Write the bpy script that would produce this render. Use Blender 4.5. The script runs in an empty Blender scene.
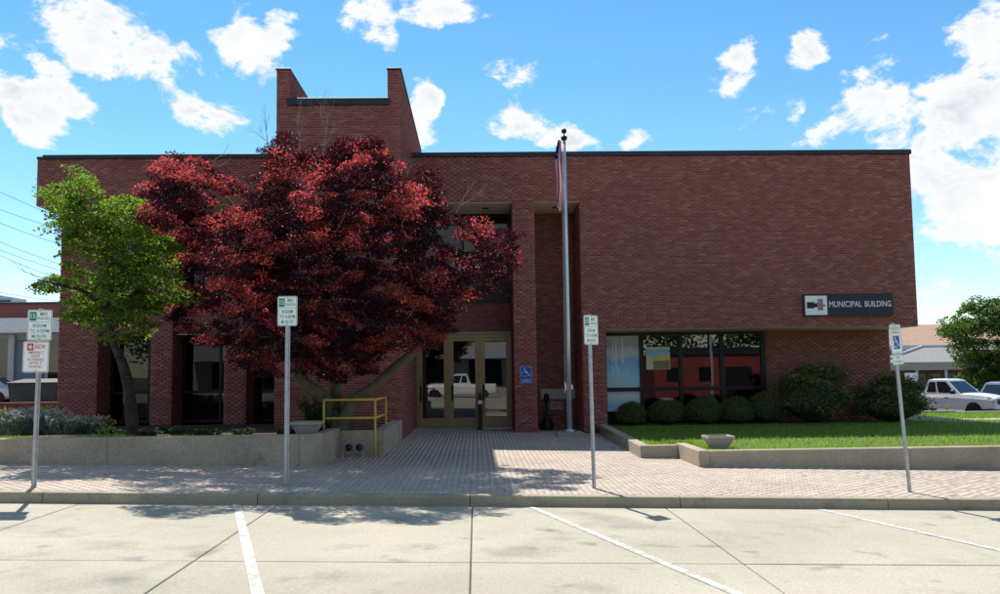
import bpy, bmesh, math, random
import numpy as np
from mathutils import Vector, Matrix
random.seed(7); RNG = np.random.default_rng(11)
SC = bpy.context.scene
COL = SC.collection
# ------------------------------------------------------------------ camera
F_PX, YAW, PITCH, ROLL = 897.66, 0.0278, 0.0832, -0.0129
CAM = np.array([0.0, -26.504, 1.747])
_cy, _sy = math.cos(YAW), math.sin(YAW)
_fw = np.array([_sy*math.cos(PITCH), _cy*math.cos(PITCH), math.sin(PITCH)])
_r0 = np.array([_cy, -_sy, 0.0]); _u0 = np.cross(_r0, _fw)
_c, _s = math.cos(ROLL), math.sin(ROLL)
_right = _c*_r0 + _s*_u0; _up = -_s*_r0 + _c*_u0
cd = bpy.data.cameras.new('camera'); cam = bpy.data.objects.new('camera', cd); COL.objects.link(cam)
cd.sensor_width = 36; cd.lens = F_PX/1000*36; cd.clip_start = 0.1; cd.clip_end = 3000
cam.matrix_world = Matrix(((_right[0], _up[0], -_fw[0], CAM[0]), (_right[1], _up[1], -_fw[1], CAM[1]),
                           (_right[2], _up[2], -_fw[2], CAM[2]), (0, 0, 0, 1)))
SC.camera = cam
def ray(u, v):
    x = (u-500)/F_PX; y = -(v-297)/F_PX
    return _fw + x*_right + y*_up
def at(u, v, Y):
    d = ray(u, v); return CAM + d*((Y-CAM[1])/d[1])
# ------------------------------------------------------------------ sky, sun, exposure
SUN_TO = Vector((-0.2317, 0.716, 1.0)).normalized()
EL = math.asin(SUN_TO.z); AZ = math.atan2(SUN_TO.x, SUN_TO.y)
W = bpy.data.worlds.new('World'); SC.world = W; W.use_nodes = True
SKY_STRENGTH = 0.12; SUN_STRENGTH = 4.2; EXPOSURE = 0.70
def build_world():
    nt = W.node_tree; N = nt.nodes; L = nt.links; N.clear()
    out = N.new('ShaderNodeOutputWorld'); bg = N.new('ShaderNodeBackground'); bg.inputs['Strength'].default_value = SKY_STRENGTH
    sky = N.new('ShaderNodeTexSky'); sky.sky_type = 'NISHITA'; sky.sun_disc = False
    sky.sun_elevation = EL; sky.sun_rotation = AZ; sky.altitude = 100; sky.air_density = 1.0; sky.dust_density = 0.0; sky.ozone_density = 2.2
    tc = N.new('ShaderNodeTexCoord'); nrm = N.new('ShaderNodeVectorMath'); nrm.operation = 'NORMALIZE'
    L.new(tc.outputs['Generated'], nrm.inputs[0])
    sep = N.new('ShaderNodeSeparateXYZ'); L.new(nrm.outputs[0], sep.inputs[0])
    def M(op, a, b=None, clamp=False, c=None):
        n = N.new('ShaderNodeMath'); n.operation = op; n.use_clamp = clamp
        for i, x in enumerate((a, b, c)):
            if x is None: continue
            if isinstance(x, (int, float)): n.inputs[i].default_value = x
            else: L.new(x, n.inputs[i])
        return n.outputs[0]
    az = M('ARCTAN2', sep.outputs[0], sep.outputs[1]); el = M('ARCSINE', sep.outputs[2])
    # domain warp so that no cloud keeps an elliptical outline
    nz = N.new('ShaderNodeTexNoise'); nz.inputs['Scale'].default_value = 13; nz.inputs['Detail'].default_value = 13; nz.inputs['Roughness'].default_value = 0.64; nz.inputs['Distortion'].default_value = 0.25
    mp = N.new('ShaderNodeMapping'); mp.inputs['Scale'].default_value = (1.0, 1.0, 1.5); L.new(nrm.outputs[0], mp.inputs[0]); L.new(mp.outputs[0], nz.inputs['Vector'])
    nf = N.new('ShaderNodeTexNoise'); nf.inputs['Scale'].default_value = 7; nf.inputs['Detail'].default_value = 3; L.new(mp.outputs[0], nf.inputs['Vector'])
    ns = N.new('ShaderNodeSeparateColor'); L.new(nf.outputs['Color'], ns.inputs[0])
    az2 = M('ADD', az, M('MULTIPLY', M('SUBTRACT', ns.outputs[0], 0.5), 0.10))
    el2 = M('ADD', el, M('MULTIPLY', M('SUBTRACT', ns.outputs[1], 0.5), 0.07))
    blobs = [(125,45,105,40,14,1.0),(185,96,48,22,14,.75),(245,42,34,44,-25,.8),(287,20,22,15,0,.7),(385,22,36,30,0,1),(452,8,48,22,0,1),
             (14,108,46,30,20,1),(48,74,62,15,36,.85),(425,112,24,32,0,.9),(522,106,36,38,10,1),(558,132,34,16,0,.85),
             (598,105,22,13,0,.8),(641,132,20,11,0,.75),(730,62,18,26,0,.7),(796,64,18,44,28,.85),(748,98,26,14,-30,.55),
             (985,105,95,85,0,1.7),(905,112,84,46,-18,1.35),(1000,195,110,75,0,1.7),(1080,130,90,110,0,1.3),(878,82,34,42,25,.8),(845,135,60,20,0,.9),
             (965,232,70,22,0,.9),(950,288,70,14,0,.75),(722,148,24,7,0,.8),(1010,262,60,18,0,.8),(-70,60,70,40,0,.9),(200,-40,120,30,0,.8),(620,-50,80,26,0,.8)]
    best = None
    for (u, v, ru, rv, ang, w) in blobs:
        d = ray(u, v); d = d/np.linalg.norm(d)
        a0 = math.atan2(d[0], d[1]); e0 = math.asin(d[2]); ca, sa = math.cos(math.radians(ang)), math.sin(math.radians(ang))
        da = M('SUBTRACT', az2, a0); de = M('SUBTRACT', el2, e0)
        p = M('MULTIPLY', M('ADD', M('MULTIPLY', da, ca), M('MULTIPLY', de, -sa)), F_PX/ru*1.05)
        q = M('MULTIPLY', M('ADD', M('MULTIPLY', da, sa), M('MULTIPLY', de, ca)), F_PX/rv*1.05)
        r2 = M('ADD', M('MULTIPLY', p, p), M('MULTIPLY', q, q))
        m = M('MULTIPLY', M('SUBTRACT', 1.0, r2), w)
        best = m if best is None else M('MAXIMUM', best, m)
    # the rest of the sky carries the same kind of broken cloud
    ng = N.new('ShaderNodeTexNoise'); ng.inputs['Scale'].default_value = 3.2; ng.inputs['Detail'].default_value = 4; L.new(nrm.outputs[0], ng.inputs['Vector'])
    gen = M('MULTIPLY', M('SUBTRACT', ng.outputs['Fac'], 0.52), 9.0)
    outside = M('MAXIMUM', M('MULTIPLY', M('SUBTRACT', M('ABSOLUTE', az), 0.66), 6.0, True), M('MULTIPLY', M('SUBTRACT', el, 0.52), 6.0, True))
    gen = M('ADD', M('MULTIPLY', gen, outside), M('MULTIPLY', M('SUBTRACT', 1.0, outside), -2.0))
    best = M('MAXIMUM', M('MAXIMUM', best, gen), -2.0)
    dens = M('ADD', M('MULTIPLY', best, 0.62), M('MULTIPLY', M('SUBTRACT', nz.outputs['Fac'], 0.52), 4.6))
    a = N.new('ShaderNodeMapRange'); a.interpolation_type = 'SMOOTHSTEP'; a.inputs['From Min'].default_value = 0.02; a.inputs['From Max'].default_value = 0.55
    L.new(dens, a.inputs['Value'])
    above = M('MULTIPLY', M('ADD', el, 0.01), 40.0, True)
    alpha = M('MULTIPLY', M('MULTIPLY', a.outputs[0], above), 0.96)
    # thick cloud is greyer low down, bright on top
    sh = N.new('ShaderNodeMapRange'); sh.inputs['From Min'].default_value = 0.45; sh.inputs['From Max'].default_value = 1.4; L.new(dens, sh.inputs['Value'])
    nl = N.new('ShaderNodeTexNoise'); nl.inputs['Scale'].default_value = 16; nl.inputs['Detail'].default_value = 8; L.new(mp.outputs[0], nl.inputs['Vector'])
    shade = M('MULTIPLY', sh.outputs[0], M('MULTIPLY', M('SUBTRACT', nl.outputs['Fac'], 0.36), 3.0, True))
    cc = N.new('ShaderNodeMix'); cc.data_type = 'RGBA'; cc.inputs['A'].default_value = (5.3, 5.3, 5.35, 1); cc.inputs['B'].default_value = (3.1, 3.3, 3.6, 1)
    L.new(shade, cc.inputs['Factor'])
    mx = N.new('ShaderNodeMix'); mx.data_type = 'RGBA'; L.new(alpha, mx.inputs['Factor']); hs = N.new('ShaderNodeHueSaturation'); hs.inputs['Hue'].default_value = 0.492; hs.inputs['Saturation'].default_value = 1.25; hs.inputs['Value'].default_value = 0.83; L.new(sky.outputs[0], hs.inputs['Color']); L.new(hs.outputs[0], mx.inputs['A']); L.new(cc.outputs['Result'], mx.inputs['B'])
    L.new(mx.outputs['Result'], bg.inputs['Color']); L.new(bg.outputs[0], out.inputs['Surface'])
build_world()
ld = bpy.data.lights.new('sun', 'SUN'); ld.energy = SUN_STRENGTH; ld.angle = math.radians(0.53); ld.color = (1.0, 0.955, 0.88)
sun = bpy.data.objects.new('sun', ld); COL.objects.link(sun); sun.rotation_euler = SUN_TO.to_track_quat('Z', 'Y').to_euler(); sun.location = (-10, 30, 45)
vs = SC.view_settings; vs.view_transform = 'Standard'; vs.look = 'None'; vs.exposure = EXPOSURE; vs.gamma = 1.0; vs.use_curve_mapping = False
SC.cycles.max_bounces = 6; SC.cycles.transparent_max_bounces = 12; SC.cycles.transmission_bounces = 6

# ------------------------------------------------------------------ materials
MATS = {}
def mat(name, col, rough=0.8, metal=0.0, var=0.0, scale=3.0, fine=0.0, fscale=60.0, bump=0.0, bscale=80.0, island=0.0, objvar=0.0,
        spec=0.35, stain=None, stain_scale=0.8, stain_lo=0.55, stain_hi=0.75, world=True, hue=None, spots=None, spot_scale=2.5, spot_lo=.64, spot_hi=.74):
    """procedural principled: broad tone drift + fine grain + per-piece tone + optional stain colour"""
    if name in MATS: return MATS[name]
    m = bpy.data.materials.new(name); m.use_nodes = True; nt = m.node_tree; N = nt.nodes; L = nt.links
    b = N['Principled BSDF']; b.inputs['Roughness'].default_value = rough; b.inputs['Metallic'].default_value = metal
    b.inputs['Specular IOR Level'].default_value = spec
    rgb = N.new('ShaderNodeRGB'); rgb.outputs[0].default_value = (*col, 1); cur = rgb.outputs[0]
    g = N.new('ShaderNodeNewGeometry'); tc = N.new('ShaderNodeTexCoord'); vec = g.outputs['Position'] if world else tc.outputs['Object']
    def noise(sc, det=5, rough_=0.55):
        n = N.new('ShaderNodeTexNoise'); n.inputs['Scale'].default_value = sc; n.inputs['Detail'].default_value = det; n.inputs['Roughness'].default_value = rough_
        L.new(vec, n.inputs['Vector']); return n.outputs['Fac']
    def scale_by(cur, fac, amt, lo=0.0, hi=1.0):
        r = N.new('ShaderNodeMapRange'); L.new(fac, r.inputs['Value']); r.inputs['From Min'].default_value = lo; r.inputs['From Max'].default_value = hi
        r.inputs['To Min'].default_value = 1-amt; r.inputs['To Max'].default_value = 1+amt
        v = N.new('ShaderNodeVectorMath'); v.operation = 'SCALE'; L.new(cur, v.inputs[0]); L.new(r.outputs[0], v.inputs['Scale']); return v.outputs[0]
    if island:
        if hue is not None:
            mx = N.new('ShaderNodeMix'); mx.data_type = 'RGBA'
            rp = N.new('ShaderNodeMath'); rp.operation = 'FRACT'; mu = N.new('ShaderNodeMath'); mu.operation = 'MULTIPLY'; mu.inputs[1].default_value = 17.31
            L.new(g.outputs['Random Per Island'], mu.inputs[0]); L.new(mu.outputs[0], rp.inputs[0])
            pw = N.new('ShaderNodeMath'); pw.operation = 'POWER'; pw.inputs[1].default_value = 2.6; L.new(rp.outputs[0], pw.inputs[0])
            L.new(pw.outputs[0], mx.inputs['Factor']); L.new(cur, mx.inputs['A']); mx.inputs['B'].default_value = (*hue, 1); cur = mx.outputs['Result']
        cur = scale_by(cur, g.outputs['Random Per Island'], island)
    if objvar:
        oi = N.new('ShaderNodeObjectInfo'); cur = scale_by(cur, oi.outputs['Random'], objvar)
    if var: cur = scale_by(cur, noise(scale), var, 0.3, 0.7)
    if stain is not None:
        r = N.new('ShaderNodeMapRange'); r.interpolation_type = 'SMOOTHSTEP'; L.new(noise(stain_scale, 7, 0.62), r.inputs['Value']); r.inputs['From Min'].default_value = stain_lo; r.inputs['From Max'].default_value = stain_hi
        mx = N.new('ShaderNodeMix'); mx.data_type = 'RGBA'; L.new(r.outputs[0], mx.inputs['Factor']); L.new(cur, mx.inputs['A']); mx.inputs['B'].default_value = (*stain, 1); cur = mx.outputs['Result']
    if spots is not None:
        r = N.new('ShaderNodeMapRange'); r.interpolation_type = 'SMOOTHSTEP'; L.new(noise(spot_scale, 4, 0.5), r.inputs['Value']); r.inputs['From Min'].default_value = spot_lo; r.inputs['From Max'].default_value = spot_hi
        mx = N.new('ShaderNodeMix'); mx.data_type = 'RGBA'; L.new(r.outputs[0], mx.inputs['Factor']); L.new(cur, mx.inputs['A']); mx.inputs['B'].default_value = (*spots, 1); cur = mx.outputs['Result']
    if fine: cur = scale_by(cur, noise(fscale, 3), fine, 0.3, 0.7)
    L.new(cur, b.inputs['Base Color'])
    if bump:
        bm = N.new('ShaderNodeBump'); bm.inputs['Strength'].default_value = bump; bm.inputs['Distance'].default_value = 0.01
        L.new(noise(bscale, 4), bm.inputs['Height']); L.new(bm.outputs[0], b.inputs['Normal'])
    MATS[name] = m; return m
def leafmat(name, refl, trans, island=0.45, tf=0.5, hue=None, rough=0.6):
    if name in MATS: return MATS[name]
    m = bpy.data.materials.new(name); m.use_nodes = True; nt = m.node_tree; N = nt.nodes; L = nt.links; N.clear()
    o = N.new('ShaderNodeOutputMaterial'); g = N.new('ShaderNodeNewGeometry')
    def tint(c, hue):
        mx = N.new('ShaderNodeMix'); mx.data_type = 'RGBA'; mx.inputs['A'].default_value = (*c, 1); mx.inputs['B'].default_value = (*(hue or c), 1)
        f = N.new('ShaderNodeMath'); f.operation = 'FRACT'; mu = N.new('ShaderNodeMath'); mu.operation = 'MULTIPLY'; mu.inputs[1].default_value = 23.7
        L.new(g.outputs['Random Per Island'], mu.inputs[0]); L.new(mu.outputs[0], f.inputs[0])
        pw = N.new('ShaderNodeMath'); pw.operation = 'POWER'; pw.inputs[1].default_value = 2.5; L.new(f.outputs[0], pw.inputs[0]); L.new(pw.outputs[0], mx.inputs['Factor'])
        r = N.new('ShaderNodeMapRange'); r.inputs['To Min'].default_value = 1-island; r.inputs['To Max'].default_value = 1+island; L.new(g.outputs['Random Per Island'], r.inputs['Value'])
        v = N.new('ShaderNodeVectorMath'); v.operation = 'SCALE'; L.new(mx.outputs['Result'], v.inputs[0]); L.new(r.outputs[0], v.inputs['Scale']); return v.outputs[0]
    d = N.new('ShaderNodeBsdfPrincipled'); d.inputs['Roughness'].default_value = rough; d.inputs['Specular IOR Level'].default_value = 0.12; L.new(tint(refl, hue), d.inputs['Base Color'])
    t = N.new('ShaderNodeBsdfTranslucent'); L.new(tint(trans, hue), t.inputs['Color'])
    mx = N.new('ShaderNodeMixShader'); mx.inputs[0].default_value = tf; L.new(d.outputs[0], mx.inputs[1]); L.new(t.outputs[0], mx.inputs[2]); L.new(mx.outputs[0], o.inputs['Surface'])
    MATS[name] = m; return m
def glassmat(name, tint, refl=0.5, rough=0.0):
    """thin tinted pane: reflects by Fresnel (boosted for coated glass), lets the tinted rest through"""
    if name in MATS: return MATS[name]
    m = bpy.data.materials.new(name); m.use_nodes = True; nt = m.node_tree; N = nt.nodes; L = nt.links; N.clear()
    o = N.new('ShaderNodeOutputMaterial'); t = N.new('ShaderNodeBsdfTransparent'); t.inputs[0].default_value = (*tint, 1)
    gl = N.new('ShaderNodeBsdfGlossy'); gl.inputs['Roughness'].default_value = rough; gl.inputs[0].default_value = (0.95, 0.95, 0.95, 1)
    nz = N.new('ShaderNodeTexNoise'); nz.inputs['Scale'].default_value = 0.9; nz.inputs['Detail'].default_value = 1.0
    bp = N.new('ShaderNodeBump'); bp.inputs['Strength'].default_value = 0.06; bp.inputs['Distance'].default_value = 0.02; L.new(nz.outputs['Fac'], bp.inputs['Height']); L.new(bp.outputs[0], gl.inputs['Normal'])
    fr = N.new('ShaderNodeFresnel'); fr.inputs[0].default_value = 1.5
    ad = N.new('ShaderNodeMath'); ad.operation = 'ADD'; ad.use_clamp = True; L.new(fr.outputs[0], ad.inputs[0]); ad.inputs[1].default_value = refl
    mx = N.new('ShaderNodeMixShader'); L.new(ad.outputs[0], mx.inputs[0]); L.new(t.outputs[0], mx.inputs[1]); L.new(gl.outputs[0], mx.inputs[2]); L.new(mx.outputs[0], o.inputs['Surface'])
    MATS[name] = m; return m

BRICK = mat('brick', (0.275, 0.070, 0.059), 0.85, island=0.15, hue=(0.36, 0.135, 0.11), var=0.07, scale=0.35, fine=0.05, fscale=70, stain=(0.215, 0.058, 0.054), stain_scale=0.5, stain_lo=0.55, stain_hi=0.85, spec=0.25)
MORTAR = mat('mortar', (0.34, 0.245, 0.215), 0.95, var=0.12, scale=2.0, fine=0.12, fscale=90)
BRICKDARK = mat('brick_plain', (0.20, 0.065, 0.058), 0.85, var=0.12, fine=0.15, fscale=30)
COPING = mat('coping_metal', (0.028, 0.034, 0.042), 0.45, 0.3, var=0.2, scale=1.5)
SOFFIT = mat('soffit_stucco', (0.80, 0.72, 0.56), 0.9, var=0.08, scale=1.2, fine=0.06, stain=(0.62, 0.54, 0.41), stain_scale=1.4)
BRONZE = mat('dark_bronze', (0.018, 0.017, 0.018), 0.4, 0.4, var=0.1)
GOLD = mat('champagne_aluminium', (0.29, 0.215, 0.115), 0.42, 0.55, var=0.12, scale=4, fine=0.06)
INTERIOR = mat('interior_paint', (0.10, 0.09, 0.085), 0.9, var=0.1)
GLASS = glassmat('door_glass', (0.30, 0.29, 0.27), 0.07)
GLASSW = glassmat('window_glass', (0.32, 0.33, 0.34), 0.05)
GLASSB = glassmat('dark_window_glass', (0.06, 0.06, 0.07), 0.0)
CONC = mat('road_concrete', (0.415, 0.375, 0.288), 0.88, spots=(0.235, 0.215, 0.175), spot_scale=1.9, spot_lo=.60, spot_hi=.76, var=0.15, scale=0.4, fine=0.15, fscale=38, bump=0.25, bscale=140, objvar=0.045, stain=(0.30, 0.275, 0.22), stain_scale=0.8, stain_lo=0.48, stain_hi=0.72)
JOINT = mat('joint_filler', (0.09, 0.08, 0.065), 0.95, var=0.3, scale=6)
KERB = mat('kerb_concrete', (0.35, 0.305, 0.215), 0.9, var=0.14, scale=1.1, fine=0.16, fscale=45, objvar=0.05, bump=0.3, stain=(0.20, 0.18, 0.14), stain_scale=2.2, stain_lo=0.5, stain_hi=0.75)
WALLC = mat('exposed_aggregate', (0.40, 0.335, 0.245), 0.95, var=0.14, scale=1.5, fine=0.28, fscale=55, bump=0.7, bscale=90, stain=(0.24, 0.21, 0.16), stain_scale=2.0, stain_lo=0.56, stain_hi=0.78)
PAVER = mat('paver', (0.51, 0.43, 0.35), 0.9, island=0.06, hue=(0.48, 0.385, 0.31), var=0.10, scale=0.6, fine=0.1, fscale=60, stain=(0.40, 0.335, 0.275), stain_scale=0.9, stain_lo=0.55, stain_hi=0.8)
PAVJOINT = mat('paver_joint', (0.36, 0.30, 0.245), 0.95, var=0.2, scale=4)
PAINTW = mat('road_paint', (0.56, 0.545, 0.50), 0.8, var=0.06, scale=2, fine=0.1, fscale=30, stain=(0.40, 0.37, 0.305), stain_scale=7, stain_lo=0.44, stain_hi=0.62)
SOIL = mat('mulch', (0.045, 0.032, 0.022), 0.98, var=0.3, scale=8, fine=0.4, fscale=50, bump=0.8, bscale=50)
TURF = mat('turf', (0.085, 0.14, 0.026), 0.95, var=0.25, scale=2.5, fine=0.3, fscale=60)
EARTH = mat('terrain', (0.16, 0.15, 0.12), 0.95, var=0.2, scale=0.3)
ASPH = mat('asphalt', (0.09, 0.088, 0.085), 0.92, var=0.15, scale=0.5, fine=0.25, fscale=50)
LOTC = mat('pale_concrete_lot', (0.47, 0.45, 0.40), 0.92, var=0.1, scale=0.6, fine=0.12)
GALV = mat('galvanised_steel', (0.42, 0.44, 0.46), 0.45, 0.75, var=0.14, scale=9, fine=0.1)
ALU = mat('brushed_aluminium', (0.62, 0.63, 0.64), 0.38, 0.6, var=0.07, scale=3)
SIGNW = mat('sign_white', (0.86, 0.90, 0.87), 0.5, var=0.04, scale=5, world=False)
SIGNG = mat('sign_green', (0.015, 0.22, 0.13), 0.5, var=0.05)
SIGNR = mat('sign_red', (0.55, 0.025, 0.025), 0.5, var=0.05)
SIGNB = mat('sign_blue', (0.015, 0.10, 0.42), 0.5, var=0.06)
BLACK = mat('black_plastic', (0.012, 0.012, 0.014), 0.5, var=0.1)
NAVYP = mat('navy_panel', (0.02, 0.024, 0.035), 0.35, var=0.06)
LETTER = mat('letter_white', (0.80, 0.80, 0.82), 0.5, var=0.02)
ROSE = mat('emblem_rose', (0.42, 0.20, 0.19), 0.6, var=0.05)
YELLOW = mat('yellow_paint', (0.62, 0.43, 0.07), 0.5, var=0.1, scale=6, stain=(0.42, 0.30, 0.08), stain_scale=9, stain_lo=0.6, stain_hi=0.75)
STONEP = mat('cast_stone', (0.46, 0.42, 0.35), 0.9, var=0.08, fine=0.1)
STONEL = mat('limestone', (0.40, 0.36, 0.31), 0.9, var=0.1, fine=0.1)
BARKG = mat('bark_grey', (0.052, 0.041, 0.034), 0.95, var=0.4, scale=5, fine=0.35, fscale=40, bump=0.9, bscale=45)
BARKM = mat('bark_maple', (0.115, 0.105, 0.065), 0.95, var=0.3, scale=4, fine=0.25, fscale=40, bump=0.6, bscale=40)
TWIG = mat('dead_twig', (0.30, 0.26, 0.22), 0.9, var=0.2, scale=8)
L_RED = leafmat('maple_leaf', (0.036, 0.009, 0.014), (0.92, 0.105, 0.13), 0.45, 0.38, hue=(0.40, 0.12, 0.07))
L_PURPLE = leafmat('maple_leaf_purple', (0.022, 0.009, 0.014), (0.16, 0.012, 0.024), 0.5, 0.2)
L_GREEN = leafmat('dogwood_leaf', (0.080, 0.135, 0.024), (0.30, 0.50, 0.03), 0.4, 0.38, hue=(0.15, 0.2, 0.05))
L_BOX = leafmat('boxwood_leaf', (0.115, 0.140, 0.036), (0.16, 0.24, 0.03), 0.4, 0.25)
L_YEW = leafmat('yew_leaf', (0.115, 0.140, 0.045), (0.12, 0.2, 0.04), 0.4, 0.22, hue=(0.19, 0.21, 0.07))
L_GRASS = leafmat('grass_blade', (0.14, 0.235, 0.025), (0.42, 0.66, 0.03), 0.35, 0.45, hue=(0.16, 0.20, 0.05))
L_SILVER = leafmat('silver_leaf', (0.26, 0.31, 0.22), (0.26, 0.34, 0.16), 0.3, 0.3)
L_DARK = leafmat('dark_groundcover_leaf', (0.028, 0.055, 0.022), (0.06, 0.12, 0.03), 0.4, 0.3)
L_TREE = leafmat('street_tree_leaf', (0.050, 0.095, 0.022), (0.15, 0.26, 0.03), 0.4, 0.4, hue=(0.11, 0.17, 0.04))
# ------------------------------------------------------------------ mesh helpers
GX = -0.024
def gz(x): return GX*max(-45, min(45, x))
def tag(o, label=None, cat=None, group=None, kind=None):
    if label: o['label'] = label
    if cat: o['category'] = cat
    if group: o['group'] = group
    if kind: o['kind'] = kind
    return o
def empty(name, loc=(0, 0, 0), rz=0.0, label=None, cat=None, group=None):
    o = bpy.data.objects.new(name, None); COL.objects.link(o); o.location = loc; o.rotation_euler = (0, 0, rz); o.empty_display_size = 0.2
    return tag(o, label, cat, group)
def link(name, me, material, parent=None, smooth=False):
    if material is not None and not me.materials: me.materials.append(material)
    if smooth: me.polygons.foreach_set('use_smooth', [True]*len(me.polygons))
    o = bpy.data.objects.new(name, me); COL.objects.link(o)
    if parent is not None: o.parent = parent
    return o
class MB:
    def __init__(s): s.v = []; s.f = []
    def add(s, vs_, fs):
        n = len(s.v); s.v += [tuple(map(float, p)) for p in vs_]; s.f += [tuple(i+n for i in f) for f in fs]; return s
    def box(s, x0, x1, y0, y1, z0, z1, rz=0.0, c=None):
        p = [(x, y, z) for z in (z0, z1) for y in (y0, y1) for x in (x0, x1)]
        if rz:
            cx, cy = c or ((x0+x1)/2, (y0+y1)/2); a, b = math.cos(rz), math.sin(rz)
            p = [(cx+(x-cx)*a-(y-cy)*b, cy+(x-cx)*b+(y-cy)*a, z) for x, y, z in p]
        return s.add(p, [(0,2,3,1),(4,5,7,6),(0,1,5,4),(2,6,7,3),(0,4,6,2),(1,3,7,5)])
    def bevbox(s, x0, x1, y0, y1, z0, z1, b=0.01):
        # box with a chamfered top edge
        p = [(x0,y0,z0),(x1,y0,z0),(x1,y1,z0),(x0,y1,z0),(x0,y0,z1-b),(x1,y0,z1-b),(x1,y1,z1-b),(x0,y1,z1-b),(x0+b,y0+b,z1),(x1-b,y0+b,z1),(x1-b,y1-b,z1),(x0+b,y1-b,z1)]
        return s.add(p, [(3,2,1,0),(0,1,5,4),(1,2,6,5),(2,3,7,6),(3,0,4,7),(4,5,9,8),(5,6,10,9),(6,7,11,10),(7,4,8,11),(8,9,10,11)])
    def tube(s, pts, rad, n=8, cap=True):
        pts = [np.array(p, float) for p in pts]; rad = rad if hasattr(rad, '__len__') else [rad]*len(pts)
        rings = []; prev = None
        for i, p in enumerate(pts):
            d = (pts[min(i+1, len(pts)-1)]-pts[max(i-1, 0)]); d = d/(np.linalg.norm(d)+1e-9)
            if prev is None:
                a = np.array([0, 0, 1.0]) if abs(d[2]) < 0.9 else np.array([1.0, 0, 0]); a = np.cross(d, a)
            else: a = prev - d*np.dot(prev, d)
            a = a/(np.linalg.norm(a)+1e-9); b = np.cross(d, a); prev = a
            rings.append([p + rad[i]*(math.cos(2*math.pi*k/n)*a+math.sin(2*math.pi*k/n)*b) for k in range(n)])
        vs_ = [q for r in rings for q in r]; fs = []
        for i in range(len(rings)-1):
            for k in range(n): fs.append((i*n+k, i*n+(k+1) % n, (i+1)*n+(k+1) % n, (i+1)*n+k))
        if cap: fs.append(tuple(range(n))[::-1]); fs.append(tuple((len(rings)-1)*n+k for k in range(n)))
        return s.add(vs_, fs)
    def lathe(s, prof, c=(0, 0, 0), n=20):
        vs_ = [(c[0]+r*math.cos(2*math.pi*k/n), c[1]+r*math.sin(2*math.pi*k/n), c[2]+z) for r, z in prof for k in range(n)]
        fs = [(i*n+k, i*n+(k+1) % n, (i+1)*n+(k+1) % n, (i+1)*n+k) for i in range(len(prof)-1) for k in range(n)]
        fs.append(tuple(range(n))[::-1]); fs.append(tuple((len(prof)-1)*n+k for k in range(n)))
        return s.add(vs_, fs)
    def prism(s, poly, y0, y1):
        # polygon in XZ extruded along Y
        n = len(poly); vs_ = [(x, y0, z) for x, z in poly]+[(x, y1, z) for x, z in poly]
        fs = [tuple(range(n)), tuple(range(n, 2*n))[::-1]]+[(i, i+n, (i+1) % n+n, (i+1) % n) for i in range(n)]
        return s.add(vs_, fs)
    def hprism(s, poly, z0, z1):
        n = len(poly); vs_ = [(x, y, z0) for x, y in poly]+[(x, y, z1) for x, y in poly]
        fs = [tuple(range(n))[::-1], tuple(range(n, 2*n))]+[(i, (i+1) % n, (i+1) % n+n, i+n) for i in range(n)]
        return s.add(vs_, fs)
    def mesh(s, name, shear=False, xf=None):
        v = s.v
        if shear: v = [(x, y, z+gz(x)) for x, y, z in v]
        me = bpy.data.meshes.new(name); me.from_pydata(v, [], s.f); me.update()
        bm = bmesh.new(); bm.from_mesh(me); bmesh.ops.recalc_face_normals(bm, faces=bm.faces); bm.to_mesh(me); bm.free()
        if xf is not None: me.transform(xf)
        return me
    def build(s, name, material, parent=None, shear=False, smooth=False, xf=None):
        return link(name, s.mesh(name, shear, xf), material, parent, smooth)
def npmesh(name, V, Fq, nper):
    """fast mesh from arrays: V (n,3), Fq (m,nper)"""
    me = bpy.data.meshes.new(name); m = len(Fq)
    me.vertices.add(len(V)); me.vertices.foreach_set('co', np.asarray(V, np.float32).ravel())
    me.loops.add(m*nper); me.loops.foreach_set('vertex_index', np.asarray(Fq, np.int32).ravel())
    me.polygons.add(m); me.polygons.foreach_set('loop_start', np.arange(0, m*nper, nper, dtype=np.int32))
    try: me.polygons.foreach_set('loop_total', np.full(m, nper, dtype=np.int32))
    except Exception: pass
    me.update(calc_edges=True); me.validate(); return me
def bbox_tree(o, parent=None):
    c = o.copy(); COL.objects.link(c); c.parent = parent
    for ch in list(o.children): bbox_tree(ch, c)
    return c
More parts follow.
